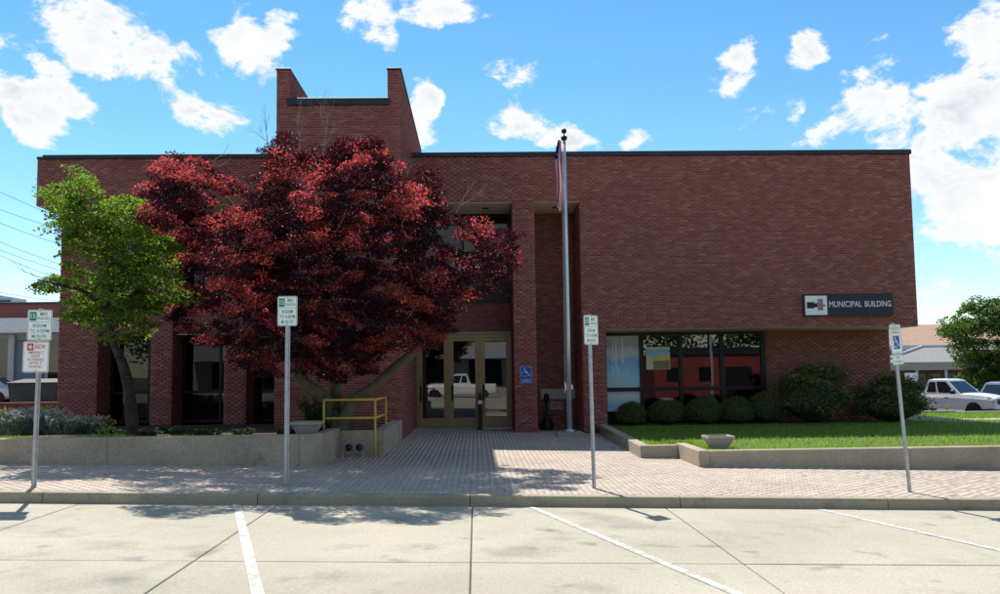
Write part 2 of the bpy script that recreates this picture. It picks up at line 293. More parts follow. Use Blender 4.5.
# ---- brickwork: real bricks, coursed on one world grid
CL, CH, JT, HJ = 0.2032, 0.0677, 0.013, 0.006
def bricks(panels):
    """panels: (origin xyz of the face, uaxis 'x'/'y', sign of outward normal, u0,u1,z0,z1). Returns one mesh of boxes."""
    Vs = []; off = 0.007
    for (ax, plane, sg, u0, u1, z0, z1) in panels:
        k0 = int(math.floor(z0/CH)); k1 = int(math.ceil(z1/CH))
        for k in range(k0, k1):
            a = max(k*CH+JT/2, z0); b = min((k+1)*CH-JT/2, z1)
            if b-a < 0.012: continue
            sh = 0.5*CL if k % 2 else 0.0
            j = np.arange(math.floor((u0-sh)/CL), math.ceil((u1-sh)/CL)+1)
            c0 = np.maximum(j*CL+sh+HJ/2, u0); c1 = np.minimum((j+1)*CL+sh-HJ/2, u1)
            ok = c1-c0 > 0.02; c0 = c0[ok]; c1 = c1[ok]; n = len(c0)
            if not n: continue
            pr = off+RNG.uniform(-0.0015, 0.0025, n)
            P = np.empty((n, 8, 3)); d0 = plane-sg*0.01; d1 = plane+sg*pr
            for q, (uu, dd, zz) in enumerate([(c0, d0, a), (c1, d0, a), (c1, d0, b), (c0, d0, b), (c0, d1, a), (c1, d1, a), (c1, d1, b), (c0, d1, b)]):
                if ax == 'x': P[:, q, 0] = uu; P[:, q, 1] = dd
                else: P[:, q, 1] = uu; P[:, q, 0] = dd
                P[:, q, 2] = zz
            Vs.append(P)
    P = np.concatenate(Vs); n = len(P)
    f = np.array([(4,5,6,7),(0,1,5,4),(1,2,6,5),(2,3,7,6),(3,0,4,7)])
    return npmesh('brickwork', P.reshape(-1, 3), (np.arange(n)[:, None, None]*8+f[None]).reshape(-1, 4), 4)
# ---- foliage
def leaves(C, size, up=0.5, asp=0.62, fold=0.18, nrm=None, drop=0.0):
    """one bent leaf (two triangles) at each centre"""
    n = len(C); s = size*RNG.uniform(0.65, 1.25, n)
    N_ = RNG.normal(size=(n, 3)); N_ /= np.linalg.norm(N_, axis=1)[:, None]
    base = np.array([0, 0, 1.0]) if nrm is None else nrm
    N_ = N_*(1-up)+base*up; N_ /= np.linalg.norm(N_, axis=1)[:, None]
    T = np.cross(N_, RNG.normal(size=(n, 3))); T /= np.linalg.norm(T, axis=1)[:, None]+1e-9
    T[:, 2] -= drop; B = np.cross(N_, T)
    s_ = s[:, None]
    V = np.stack([C-T*s_*.5, C+B*s_*.5*asp+N_*s_*fold, C+T*s_*.5, C-B*s_*.5*asp+N_*s_*fold], 1).reshape(-1, 3)
    i = np.arange(n)[:, None]*4
    Fq = np.concatenate([i+np.array([[0, 1, 2]]), i+np.array([[0, 2, 3]])], 1).reshape(-1, 3)
    return npmesh('leaves', V, Fq, 3)
def in_poly(u, v, poly):
    ins = False; j = len(poly)-1
    for i in range(len(poly)):
        (xi, yi), (xj, yj) = poly[i], poly[j]
        if (yi > v) != (yj > v) and u < (xj-xi)*(v-yi)/(yj-yi)+xi: ins = not ins
        j = i
    return ins
def edge_dist(u, v, poly):
    best = 1e9
    for i in range(len(poly)):
        a = np.array(poly[i-1], float); b = np.array(poly[i], float); p = np.array((u, v), float)
        t = max(0, min(1, np.dot(p-a, b-a)/(np.dot(b-a, b-a)+1e-9))); best = min(best, np.linalg.norm(p-a-t*(b-a)))
    return best
def crown_points(poly, n, yc, half, ymax, inset=8, mind=0.3, voids=0, ycf=None):
    """clump centres filling a crown volume whose outline is poly"""
    us = [p[0] for p in poly]; vs_ = [p[1] for p in poly]; out = []; tries = 0; holes = []
    while len(holes) < voids:
        u = random.uniform(min(us), max(us)); v = random.uniform(min(vs_), max(vs_))
        if in_poly(u, v, poly) and edge_dist(u, v, poly) < 44: holes.append((at(u, v, yc+random.uniform(-half, half)*.8), random.uniform(.32, .66)))
    if holes: HC = np.array([h[0] for h in holes]); HR = np.array([h[1]**2 for h in holes])
    while len(out) < n and tries < n*60:
        tries += 1
        u = random.uniform(min(us), max(us)); v = random.uniform(min(vs_), max(vs_))
        if not in_poly(u, v, poly): continue
        e = edge_dist(u, v, poly)
        if e < inset: continue
        h = min(half, 0.8+e/40*1.25)
        y = (ycf(u, v) if ycf else yc)+random.uniform(-h, h)
        if y > ymax: continue
        p = at(u, v, y)
        if out and np.min(np.sum((np.array(out)-p)**2, 1)) < mind*mind: continue
        if holes and np.any(np.sum((HC-p)**2, 1) < HR): continue
        out.append(p)
    return np.array(out)
def branches(stems, clumps, rtip=0.006, sides=5, lift=0.12, mx=None):
    """stems: list of (points, radii); each clump is tied to the nearest wood; returns MB"""
    nodes = []; par = []; fixed = []
    for pts, rads in stems:
        for i, (p, r) in enumerate(zip(pts, rads)):
            nodes.append(np.array(p, float)); fixed.append(r); par.append(len(nodes)-2 if i else -1)
    S = np.array(nodes)
    order = sorted(range(len(clumps)), key=lambda k: np.min(np.linalg.norm(S-clumps[k], axis=1)))
    for k in order:
        c = clumps[k]; A = np.array(nodes); d = np.linalg.norm(A-c, axis=1)+0.8*np.maximum(0, A[:, 2]-c[2]+0.05)
        j = int(np.argmin(d)); p = nodes[j]
        dist = np.linalg.norm(c-p); m = int(max(1, dist//0.45)); last = j
        for q in range(1, m+1):
            t = q/(m+1); w = p+(c-p)*t+np.array([random.uniform(-.06, .06), random.uniform(-.06, .06), lift*math.sin(math.pi*t)*min(1, dist)])
            nodes.append(w); par.append(last); fixed.append(None); last = len(nodes)-1
        nodes.append(np.array(c)); par.append(last); fixed.append(None)
    area = [0.0]*len(nodes); kids = [0]*len(nodes)
    for i in range(len(nodes)):
        if par[i] >= 0: kids[par[i]] += 1
    for i in range(len(nodes)-1, -1, -1):
        if kids[i] == 0: area[i] += rtip**2.2
        if par[i] >= 0 and fixed[i] is None: area[par[i]] += area[i]
    rad = [fixed[i] if fixed[i] is not None else min(0.09 if mx is None else mx, area[i]**(1/2.2)) for i in range(len(nodes))]
    mb = MB()
    for i in range(len(nodes)):
        if par[i] >= 0 and fixed[i] is None:
            mb.tube([nodes[par[i]], nodes[i]], [min(rad[par[i]], max(rad[i]*1.25, rtip)), rad[i]], sides, cap=False)
    return mb, nodes
def twigs(mb, p, d, L_, r, depth):
    if depth == 0 or L_ < 0.08: return
    q = p+d*L_; m = (p+q)/2+RNG.normal(0, .03*L_, 3)
    mb.tube([p, m, q], [r, r*.8, r*.6], 4, cap=False)
    for k in range(random.choice((2, 2, 3))):
        e = d+RNG.normal(0, .42, 3)+np.array([0, 0, .12]); e /= np.linalg.norm(e); twigs(mb, q if k else m, e, L_*random.uniform(.55, .8), r*.6, depth-1)
def clump_leaves(cl, per, rx, rz):
    out = []
    for c in cl:
        k = int(per*random.uniform(.6, 1.35)); s = random.uniform(.75, 1.25)
        q = RNG.normal(size=(k, 3)); q /= np.linalg.norm(q, axis=1)[:, None]; q *= RNG.uniform(0.15, 1, (k, 1))**(1/2.2)
        tilt = RNG.normal(0, .25, 2); q[:, 2] = q[:, 2]*1.0
        P = q*np.array([rx, rx, rz])*s; P[:, 2] += P[:, 0]*tilt[0]+P[:, 1]*tilt[1]-0.12*(P[:, 0]**2+P[:, 1]**2)/rx
        out.append(c+P)
    return np.concatenate(out)
# ---- text and flat graphics, in the XZ plane facing -Y
def text_into(mb, body, x, z, size, xs=1.0, bold=0.0, y=0.0, align='CENTER', fit=None):
    cu = bpy.data.curves.new('t', 'FONT'); cu.body = body; cu.size = size; cu.align_x = align; cu.align_y = 'CENTER'; cu.offset = bold; cu.resolution_u = 3
    o = bpy.data.objects.new('t', cu); COL.objects.link(o); dg = bpy.context.evaluated_depsgraph_get(); me = bpy.data.meshes.new_from_object(o.evaluated_get(dg))
    if fit: xx_ = [v.co.x for v in me.vertices]; xs = fit/(max(xx_)-min(xx_)); x -= xs*(max(xx_)+min(xx_))/2
    mb.add([(x+v.co.x*xs, y, z+v.co.y) for v in me.vertices], [tuple(p.vertices) for p in me.polygons])
    bpy.data.objects.remove(o); bpy.data.curves.remove(cu); bpy.data.meshes.remove(me)
def rrect(w, h, r, n=4, cx=0, cz=0):
    out = []
    for (sx, sz, a0) in ((1, 1, 0), (-1, 1, 90), (-1, -1, 180), (1, -1, 270)):
        for k in range(n+1):
            a = math.radians(a0+90*k/n); out.append((cx+sx*(w/2-r)+r*math.cos(a), cz+sz*(h/2-r)+r*math.sin(a)))
    return out
def ring(mb, outer, inner, y):
    n = len(outer); mb.add([(x, y, z) for x, z in outer]+[(x, y, z) for x, z in inner], [(i, (i+1) % n, n+(i+1) % n, n+i) for i in range(n)])
def stroke(mb, pts, w, y):
    for (a, b) in zip(pts[:-1], pts[1:]):
        d = np.array(b)-np.array(a); L_ = np.linalg.norm(d); d /= L_; nrm = np.array((-d[1], d[0]))*w/2; a_ = np.array(a)-d*w*.3; b_ = np.array(b)+d*w*.3
        mb.add([(p[0], y, p[1]) for p in (a_-nrm, b_-nrm, b_+nrm, a_+nrm)], [(0, 1, 2, 3)])
def wheelchair(mb, cx, cz, s, y):
    S = lambda pts: [(cx+a*s, cz+b*s) for a, b in pts]
    mb.add([(cx+(-.12+.085*math.cos(t*.524))*s, y, cz+(.42+.085*math.sin(t*.524))*s) for t in range(12)], [tuple(range(12))])
    stroke(mb, S([(-.10, .30), (-.05, .02), (.20, .02), (.32, -.28), (.42, -.25)]), .085*s, y); stroke(mb, S([(-.07, .17), (.16, .17)]), .07*s, y-.0004)
    stroke(mb, S([(-.13+.30*math.cos(math.radians(a)), -.13+.30*math.sin(math.radians(a))) for a in range(125, 350, 15)]), .075*s, y-.0002)
# ================================================================== SETTING
KY = -13.55                                   # street face of the kerb
g = MB(); xs = [-900, -45, -20, 0, 20, 45, 900]; ys = [-900, -60, 10, 900]
g.add([(x, y, gz(x)-0.42) for y in ys for x in xs], [(j*7+i, j*7+i+1, (j+1)*7+i+1, (j+1)*7+i) for j in range(3) for i in range(6)])
tag(g.build('ground', EARTH), kind='structure')
# road: slabs with sawn joints over a filler bed
road = MB().box(-46, 46, -30.5, KY+.02, -.30, -.165).build('road', JOINT, shear=True); tag(road, kind='structure')
jx = [-.07+2.75*k for k in range(-9, 10)]; jy = [KY, -17.33, -21.1, -24.9, -28.6, -30.4]
for i in range(len(jx)-1):
    for j in range(len(jy)-1):
        m = MB(); gp = .008
        m.bevbox(jx[i]+gp, jx[i+1]-gp, jy[j+1]+gp, jy[j]-gp, -.28, -.15+random.uniform(-.002, .002), .006)
        m.build('concrete_slab', CONC, road, shear=True)
for x0 in (-11.67, -7.53, -3.39, .75, 4.87, 9.0):
    m = MB(); n = 14
    for k in range(n):
        y0 = KY-.02-5.4*k/n; y1 = KY-.02-5.4*(k+1)/n; xa = x0-.298*(y0-KY); xb = x0-.298*(y1-KY); w = .056
        m.add([(xa-w, y0, -.144), (xb-w, y1, -.144), (xb+w, y1, -.144), (xa+w, y0, -.144)], [(0, 1, 2, 3)])
    m.build('painted_line', PAINTW, road, shear=True)
# kerb stones
kerb = MB().box(-46, 46, KY+.03, KY+.15, -.30, -.012).build('kerb', JOINT, shear=True); tag(kerb, kind='structure')
kx = -45.1
while kx < 45:
    m = MB(); x1 = kx+3.0; gp = .006; a, b, y0, y1 = kx+gp, x1-gp, KY, KY+.17
    prof = [(y0-.012, -.28), (y0, -.03), (y0+.012, -.008), (y0+.035, .002), (y1, .002), (y1, -.28)]
    n = len(prof); m.add([(a, y, z) for y, z in prof]+[(b, y, z) for y, z in prof], [tuple(range(n)), tuple(range(n, 2*n))[::-1]]+[(q, (q+1) % n, n+(q+1) % n, n+q) for q in range(n)])
    m.build('kerb_stone', KERB, kerb, shear=True); kx = x1
# sidewalk of brick pavers
side = MB().box(-46, 46, KY+.16, -8.9, -.30, -.0045).box(-3.6, 4.6, -8.9, 2.0, -.30, -.0045).build('sidewalk', PAVJOINT, shear=True); tag(side, kind='structure')
RW = [(3.62, 1.2), (3.42, -7.62), (4.22, -7.62), (4.22, -9.36), (30, -9.36)]        # street faces of the right-hand low wall
def paved(x, y):
    if y < -9.86: return True
    if x < -1.86:                              # planter on the left
        if y > -7.8: return False
        if x < -2.95: return y < -9.86+(.5*max(0, (x+3.3)/.4) if x > -3.3 else 0)
        return True
    if x > 3.4:
        if x > 4.25: return y < -9.33
        return y < -7.62 or x < 3.42+.0227*(y+7.62)
    return y < 2.0
def pavers():
    pw, pl, j = .100, .200, .0018
    V = []; xs = np.arange(-16, 16, pw)
    for i, x in enumerate(xs):
        y = KY+.175-(pl/2 if i % 2 else 0)
        while y < 1.9:
            y0 = max(y, KY+.175); y1 = y+pl
            if y1-y0 > .03 and paved(x+pw/2, (y0+y1)/2):
                V.append((x+j, x+pw-j, y0+j, y1-j))
            y += pl
    V = np.array(V); n = len(V); z = RNG.normal(0, .0009, n); tx = RNG.normal(0, .006, n); ty = RNG.normal(0, .004, n)
    P = np.empty((n, 8, 3)); b = .002
    xx = [V[:, 0], V[:, 1], V[:, 1], V[:, 0]]; yy = [V[:, 2], V[:, 2], V[:, 3], V[:, 3]]; sx = (1, -1, -1, 1); sy = (1, 1, -1, -1)
    for q in range(4):
        P[:, q, 0] = xx[q]; P[:, q, 1] = yy[q]; P[:, q, 2] = -.02
        P[:, q+4, 0] = xx[q]+sx[q]*b; P[:, q+4, 1] = yy[q]+sy[q]*b; P[:, q+4, 2] = z-.05*sx[q]*tx-.1*sy[q]*ty
    P[:, :, 2] += GX*P[:, :, 0]
    f = np.array([(4, 5, 6, 7), (0, 1, 5, 4), (1, 2, 6, 5), (2, 3, 7, 6), (3, 0, 4, 7)])
    o = link('pavers', npmesh('pavers', P.reshape(-1, 3), (np.arange(n)[:, None, None]*8+f[None]).reshape(-1, 4), 4), PAVER, side); o['kind'] = 'stuff'
pavers()
# low walls
def wallpiece(parent, name, poly, z0, z1, material=WALLC, n=None):
    """vertical-sided block with a small arris on top, footing below the paving"""
    m = MB(); k = len(poly); c = np.mean(np.array(poly), 0); b = .014
    ins = []
    for i in range(k):
        p0, p, p1 = np.array(poly[i-1]), np.array(poly[i]), np.array(poly[(i+1) % k])
        d0 = (p-p0)/np.linalg.norm(p-p0); d1 = (p1-p)/np.linalg.norm(p1-p); n0 = np.array((-d0[1], d0[0])); n1 = np.array((-d1[1], d1[0]))
        q = (n0+n1)/(1+np.dot(n0, n1)+1e-6)*b; ins.append(p+q)
    m.add([(x, y, z0+gz(x)) for x, y in poly]+[(x, y, z1-b) for x, y in poly]+[(x, y, z1) for x, y in ins],
          [tuple(range(k))[::-1], tuple(range(2*k, 3*k))]+[(i, (i+1) % k, k+(i+1) % k, k+i) for i in range(k)]+[(k+i, k+(i+1) % k, 2*k+(i+1) % k, 2*k+i) for i in range(k)])
    return m.build(name, material, parent)
lw = empty('planter_wall', (-6, -9.7, .15), label='long low concrete wall holding the bed under the red maple', cat='wall')
def put(o, parent):
    o.matrix_parent_inverse = Matrix.Translation(parent.location).inverted() if parent.rotation_euler[2] == 0 else parent.matrix_world.inverted(); return o
yb = -9.83
xj = [-21.5, -17.8, -14.1, -10.4, -6.72, -3.25]
for a, b in zip(xj[:-1], xj[1:]): put(wallpiece(lw, 'wall_panel', [(a+.004, yb), (b-.004, yb), (b-.004, yb+.25), (a+.004, yb+.25)], -.2, .65), lw)
put(wallpiece(lw, 'wall_panel', [(-3.246, yb), (-3.14, yb), (-2.88, -9.45), (-2.80, -7.86), (-3.05, -7.86), (-3.06, -9.36), (-3.20, yb+.25), (-3.246, yb+.25)], -.2, .645), lw)
put(wallpiece(lw, 'wall_panel', [(-2.79, -7.88), (-2.02, -7.88), (-2.02, -7.63), (-2.79, -7.63)], -.2, .585), lw)
put(wallpiece(lw, 'wall_panel', [(-2.014, -7.88), (-1.90, -7.88), (-1.87, -3.72), (-2.12, -3.72), (-2.15, -7.62), (-2.014, -7.62)], -.2, .575), lw)
rw = empty('planter_wall', (8, -9.3, -.19), label='low concrete wall edging the lawn beside the boxwoods', cat='wall')
put(wallpiece(rw, 'wall_panel', [(3.42, -7.40), (3.64, -7.40), (3.84, -.01), (3.60, -.01)], -.2, .17), rw)
put(wallpiece(rw, 'wall_panel', [(3.42, -7.62), (4.21, -7.62), (4.21, -7.41), (3.42, -7.41)], -.2, .172), rw)
put(wallpiece(rw, 'wall_panel', [(4.218, -9.36), (4.43, -9.36), (4.43, -7.42), (4.218, -7.42)], -.2, .205), rw)
xr = [4.436, 8.3, 12.2, 16.1, 20.0, 24]
for a, b in zip(xr[:-1], xr[1:]): put(wallpiece(rw, 'wall_panel', [(a, -9.36), (b-.008, -9.36), (b-.008, -9.12), (a, -9.12)], -.2, .20), rw)
# planting beds and lawns
def sheet(name, pts, material): return MB().add(pts, [tuple(range(len(pts)))]).build(name, material)
bed = MB(); bx = np.linspace(-21.5, -2.0, 30); by = np.linspace(-9.72, 1.1, 16)
def bedz(x, y): return .56-.03*(y+9.7)+.02*math.sin(x*3.1)*math.cos(y*2.3) if y < 0 else .27
bed.add([(x, y, bedz(x, y)) for y in by for x in bx], [(j*30+i, j*30+i+1, (j+1)*30+i+1, (j+1)*30+i) for j in range(15) for i in range(29) if not (bx[i+1] > -2.95 and by[j] < -7.7)])
tag(bed.build('planting_bed', SOIL), kind='structure')
def lawnz(x, y): return .165-.008*(y+9)-.012*max(0, x-14)
lx = np.concatenate([[3.5, 4.3], np.linspace(5, 46, 38)]); ly = np.concatenate([[-9.2, -8.4, -7.5], np.linspace(-6.2, 7.0, 11)])
lawn = MB().add([(x, y, lawnz(x, y)) for y in ly for x in lx], [(j*40+i, j*40+i+1, (j+1)*40+i+1, (j+1)*40+i) for j in range(13) for i in range(39) if not (lx[i] < 4.25 and ly[j] < -7.6) and not (lx[i] < 13.0 and ly[j] > 1.5)])
tag(lawn.build('lawn', TURF), kind='structure')
def blades(n, x0, x1, y0, y1, zf, h, w, keep=lambda x, y: True):
    X = RNG.uniform(x0, x1, n); Y = RNG.uniform(y0, y1, n); k = np.array([keep(a, b) for a, b in zip(X, Y)]); X = X[k]; Y = Y[k]; n = len(X)
    Z = np.array([zf(a, b) for a, b in zip(X, Y)]); t = RNG.uniform(0, 6.283, n); hh = h*RNG.uniform(.6, 1.3, n); lean = RNG.normal(0, .35, (n, 2))*hh[:, None]
    dx = np.cos(t)*w; dy = np.sin(t)*w
    V = np.stack([np.stack([X-dx, Y-dy, Z-.01], 1), np.stack([X+dx, Y+dy, Z-.01], 1), np.stack([X+lean[:, 0], Y+lean[:, 1], Z+hh], 1)], 1).reshape(-1, 3)
    return npmesh('blades', V, np.arange(n*3).reshape(-1, 3), 3)
o = link('lawn_grass', blades(90000, 3.7, 24, -9.1, 6.9, lawnz, .065, .006, lambda x, y: (x > 4.45 or y > -7.4) and not (x > 3.6 and x < 13.3 and y > 0)), L_GRASS); tag(o, 'mown green lawn between the low wall and the boxwoods', 'grass', kind='stuff')
o = link('edge_grass', blades(9000, 4.40, 24, -9.15, -8.85, lawnz, .06, .006), L_GRASS); tag(o, 'ragged grass fringe along the low wall', 'grass', kind='stuff')
o = link('edge_grass', blades(2600, 3.62, 4.7, -9.1, -6.8, lawnz, .06, .006, lambda x, y: x > 4.40 or y > -7.44), L_GRASS); tag(o, 'grass fringe at the step of the low wall', 'grass', kind='stuff')
o = link('verge_grass', blades(16000, -14, -5.0, -9.56, -7.6, bedz, .075, .007, lambda x, y: random.random() < (1 if x < -7 else .35)), L_GRASS); tag(o, 'strip of bright grass behind the planter wall under the dogwood', 'grass', kind='stuff')
# paths, lots
p = MB().box(13.6, 15.2, -1.0, 6.9, -.2, .085); p.box(15.2, 19, 1.0, 2.1, -.2, .07); o = tag(p.build('path', LOTC), kind='structure')
tag(MB().box(9, 46, 7.2, 90, -.40, -.06).build('parking_lot', ASPH, shear=True), kind='structure')
lk = MB()
for k in range(9): lk.bevbox(10+4*k, 13.99+4*k, 6.98, 7.16, -.3, .085-.045*max(0, k-1), .015)
tag(lk.build('lot_kerb', LOTC), kind='structure')
tag(MB().box(-46, -13.6, 5.0, 40, -.40, .02).build('side_yard', LOTC, shear=True), kind='structure')
tag(MB().box(-46, 46, -34.2, -30.52, -.30, -.002).build('far_sidewalk', LOTC, shear=True), kind='structure')
# ================================================================== MUNICIPAL BUILDING
B = empty('municipal_building', (0, 0, 0), label='two-storey red brick building with notched tower and dark roof edge', cat='building')
XL, XR, ZT = -12.9, 13.24, 8.19
TX0, TX1, TY = -5.06, -1.88, -3.7
# solid cores (mortar behind the bricks); every face that shows carries bricks
c = MB()
c.box(XL, TX0+.02, 0, 1.02, 6.83, ZT-.02); c.box(TX1-.02, 3.16, 0, 1.92, 6.83, ZT-.02)     # band
c.box(3.155, XR, 0, 19, 2.98, ZT-.03)                                                      # big upper block
c.box(XL+.0, 3.17, 1.95, 19, 6.82, ZT-.03)                                                 # roof mass
c.box(1.13, 1.79, 0, 1.95, -.2, 6.84); c.box(3.16, 3.85, 0, 1.92, -.25, 2.99)              # pier, jamb
c.box(1.75, 3.2, 1.92, 2.2, -.2, 6.83)                                                     # slot back
c.box(TX1-.02, 1.2, 1.93, 2.2, 3.02, 3.93)                                                 # spandrel over doors
c.box(9.15, XR, 1.92, 2.2, -.5, 2.99); c.box(XR-.25, XR-.01, 2.19, 19, -.6, 2.99)          # lower right
c.box(TX0, TX1, TY, 1.98, -.1, 8.62); c.box(TX0, TX1, 1.97, 5.0, 6.0, 8.61)                # tower
c.box(TX0, TX0+.325, TY, 5.02, 8.60, 9.60); c.box(TX1-.325, TX1, TY, 5.02, 8.60, 9.60)     # fins
for a, b in ((-12.6, -11.43), (-9.83, -9.19), (-7.63, -6.96)): c.box(a, b, 1.0, 2.3, -.1, 6.84)
for a, b in ((-11.44, -9.82), (-9.20, -7.62), (-6.97, -5.05)): c.box(a, b, 1.35, 2.2, 3.03, 4.2)
c.box(-12.6, -12.35, 2.25, 19, -.1, 6.84); c.box(-12.6, XR, 18.7, 18.98, -.6, 6.84)
c.build('wall_core', MORTAR, B)
P_ = [('x', 0, -1, XL, TX0, 6.8, ZT), ('x', 0, -1, TX1, 3.15, 6.8, ZT), ('x', 0, -1, 3.15, XR, 2.95, ZT),
      ('x', 0, -1, 1.13, 1.79, -.12, 6.8), ('x', 0, -1, 3.15, 3.85, -.2, 2.95),
      ('y', 1.13, -1, 0, 1.92, -.1, 6.8), ('y', 1.79, 1, 0, 1.92, -.1, 6.8), ('y', 3.15, -1, 0, 1.92, -.15, 6.8), ('y', 3.85, 1, 0, 1.88, -.1, 2.95),
      ('x', 1.92, -1, 1.79, 3.15, -.15, 6.8), ('x', 1.93, -1, TX1, 1.13, 3.02, 3.93), ('x', 1.92, -1, 9.2, XR, -.1, 2.95),
      ('x', TY, -1, TX0, TX1, .2, 8.66), ('x', TY, -1, TX0, TX0+.325, 8.66, 9.6), ('x', TY, -1, TX1-.325, TX1, 8.66, 9.6),
      ('y', TX1, 1, TY, 1.92, -.1, 6.8), ('y', TX1, 1, TY, -.01, 6.8, 8.19), ('y', TX1, 1, TY, 5.0, 8.2, 9.6),
      ('y', TX0+.325, 1, TY, 5.0, 8.62, 9.6), ('y', TX1-.325, -1, TY, 5.0, 8.62, 9.6), ('y', TX0, -1, TY, 1.0, .2, 6.8), ('y', TX0, -1, TY, 0, 6.8, 8.2), ('y', TX0, -1, TY, 5.0, 8.2, 9.6),
      ('y', XL, -1, 0, 1.0, 6.8, ZT), ('y', XR, 1, 0, 19, 2.95, ZT), ('y', XR, 1, 1.92, 19, -.6, 2.95)]
for a, b in ((-12.6, -11.43), (-9.83, -9.19), (-7.63, -6.96)):
    P_ += [('x', 1.0, -1, a, b, .1, 6.8), ('y', b, 1, 1.0, 2.2, .1, 6.8), ('y', a, -1, 1.0, 2.2, .1, 6.8)]
for a, b in ((-11.43, -9.83), (-9.19, -7.63), (-6.96, -5.06)): P_ += [('x', 1.35, -1, a, b, 3.03, 4.2)]
o = link('brickwork', bricks(P_), BRICK, B); o['kind'] = 'stuff'
# roof, copings
r = MB(); r.box(XL-.0, XR, .2, 19, ZT-.02, ZT+.02); r.box(TX0+.3, TX1-.3, TY+.2, 5, 8.6, 8.63); r.build('roof', mat('roof_membrane', (.12, .12, .12), .9, var=.1), B)
def coping(x0, x1, y0, y1, z0, z1):
    m = MB(); m.bevbox(x0, x1, y0, y1, z0, z1, .012); m.build('coping', COPING, B)
coping(XL+.16, TX0-.003, -.05, .28, ZT, 8.315); coping(TX1+.008, XR+.05, -.05, .28, ZT, 8.325); coping(XL-.02, XL+.155, -.03, .28, ZT-.0, 8.27)
coping(XR-.25, XR+.05, .283, 19, ZT, 8.32)
coping(TX0+.27, TX1-.27, TY-.06, TY+.25, 8.67, 8.85)
coping(TX0-.03, TX0+.35, TY-.04, 5.03, 9.6, 9.645); coping(TX1-.35, TX1+.03, TY-.04, 5.03, 9.6, 9.645)
# soffits (pale undersides of the overhangs)
def soffit(x0, x1, y0, y1, z): MB().box(x0, x1, y0, y1, z-.012, z+.03).build('soffit', SOFFIT, B)
soffit(XL+.004, TX0-.004, .012, 2.2, 6.80); soffit(TX1+.01, 1.12, .012, 1.925, 6.80); soffit(1.80, 3.14, .012, 1.915, 6.80); soffit(3.86, XR-.004, .012, 1.915, 2.955)
for a, b in ((-11.42, -9.84), (-9.18, -7.64), (-6.95, -5.07)): soffit(a, b, 1.355, 2.15, 3.02)
for x, y in ((.35, .9), (2.5, .8), (-11.0, .5)):
    MB().lathe([(.11, 0), (.11, .02), (.085, .02), (.08, .012)], (x, y, 6.768), 16).build('downlight', BRONZE, B)
# interior shells
i_ = MB(); i_.box(-12.3, 13.0, 9.0, 9.1, -.3, 6.8); 
i_.build('interior_wall', INTERIOR, B)
i_ = MB(); i_.box(-12.34, XR-.26, 2.3, 9.0, -.30, -.12); i_.build('interior_floor', mat('interior_floor', (.16, .14, .12), .6, var=.1), B)
i_ = MB(); i_.box(-12.34, XR-.26, 2.3, 9.0, 3.2, 3.4); i_.build('interior_ceiling', INTERIOR, B)
# ---- right-hand window wall
WY = 1.9
wf = MB(); mull = [(3.86, 4.13), (5.19, 5.31), (6.43, 6.55), (7.74, 7.86), (9.06, 9.19)]
for a, b in mull: wf.box(a, b, WY-.10, WY+.08, -.1, 2.94)
for k in range(4):
    a, b = mull[k][1], mull[k+1][0]
    for z0, z1 in ((2.84, 2.94), (1.09, 1.20), (.36, .45)): wf.box(a, b, WY-.085, WY+.07, z0, z1)
wall_win = wf.build('window_frame', BRONZE, B)
for k in range(4):
    a, b = mull[k][1]+.004, mull[k+1][0]-.004
    for z0, z1 in ((.454, 1.086), (1.204, 2.836)): MB().box(a, b, WY-.006, WY+.002, z0, z1).build('pane', GLASSW, wall_win)
    MB().box(a, b, WY-.02, WY+.03, -.1, .357).build('infill_panel', BRONZE, wall_win)
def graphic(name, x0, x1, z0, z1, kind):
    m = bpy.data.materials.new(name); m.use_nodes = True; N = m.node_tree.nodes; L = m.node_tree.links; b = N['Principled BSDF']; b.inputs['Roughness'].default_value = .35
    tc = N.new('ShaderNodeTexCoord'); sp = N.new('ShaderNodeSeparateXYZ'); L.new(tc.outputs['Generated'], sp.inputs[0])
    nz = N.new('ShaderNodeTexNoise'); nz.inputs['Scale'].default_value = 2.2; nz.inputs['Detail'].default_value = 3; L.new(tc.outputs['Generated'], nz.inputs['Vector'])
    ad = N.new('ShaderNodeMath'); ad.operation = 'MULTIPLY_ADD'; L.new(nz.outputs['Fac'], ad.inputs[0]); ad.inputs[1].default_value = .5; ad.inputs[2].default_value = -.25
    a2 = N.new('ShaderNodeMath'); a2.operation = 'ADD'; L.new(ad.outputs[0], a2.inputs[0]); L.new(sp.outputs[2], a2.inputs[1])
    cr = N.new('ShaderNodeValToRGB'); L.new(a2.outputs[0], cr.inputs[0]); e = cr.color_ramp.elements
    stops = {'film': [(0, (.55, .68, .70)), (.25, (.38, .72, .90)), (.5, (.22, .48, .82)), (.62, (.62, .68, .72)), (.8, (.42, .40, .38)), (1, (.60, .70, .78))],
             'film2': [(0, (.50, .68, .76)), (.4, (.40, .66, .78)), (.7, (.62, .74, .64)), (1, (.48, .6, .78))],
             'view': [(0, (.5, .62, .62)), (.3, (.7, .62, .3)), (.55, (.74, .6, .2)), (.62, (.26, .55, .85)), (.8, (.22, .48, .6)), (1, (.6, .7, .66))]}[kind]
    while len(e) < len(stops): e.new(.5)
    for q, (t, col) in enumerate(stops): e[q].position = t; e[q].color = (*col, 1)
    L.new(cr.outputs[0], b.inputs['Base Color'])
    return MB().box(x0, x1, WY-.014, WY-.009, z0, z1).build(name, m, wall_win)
gf = graphic('window_film', 4.14, 5.18, 1.21, 2.83, 'film'); gf['label'] = 'blue and white film filling the pane beside the brick jamb'
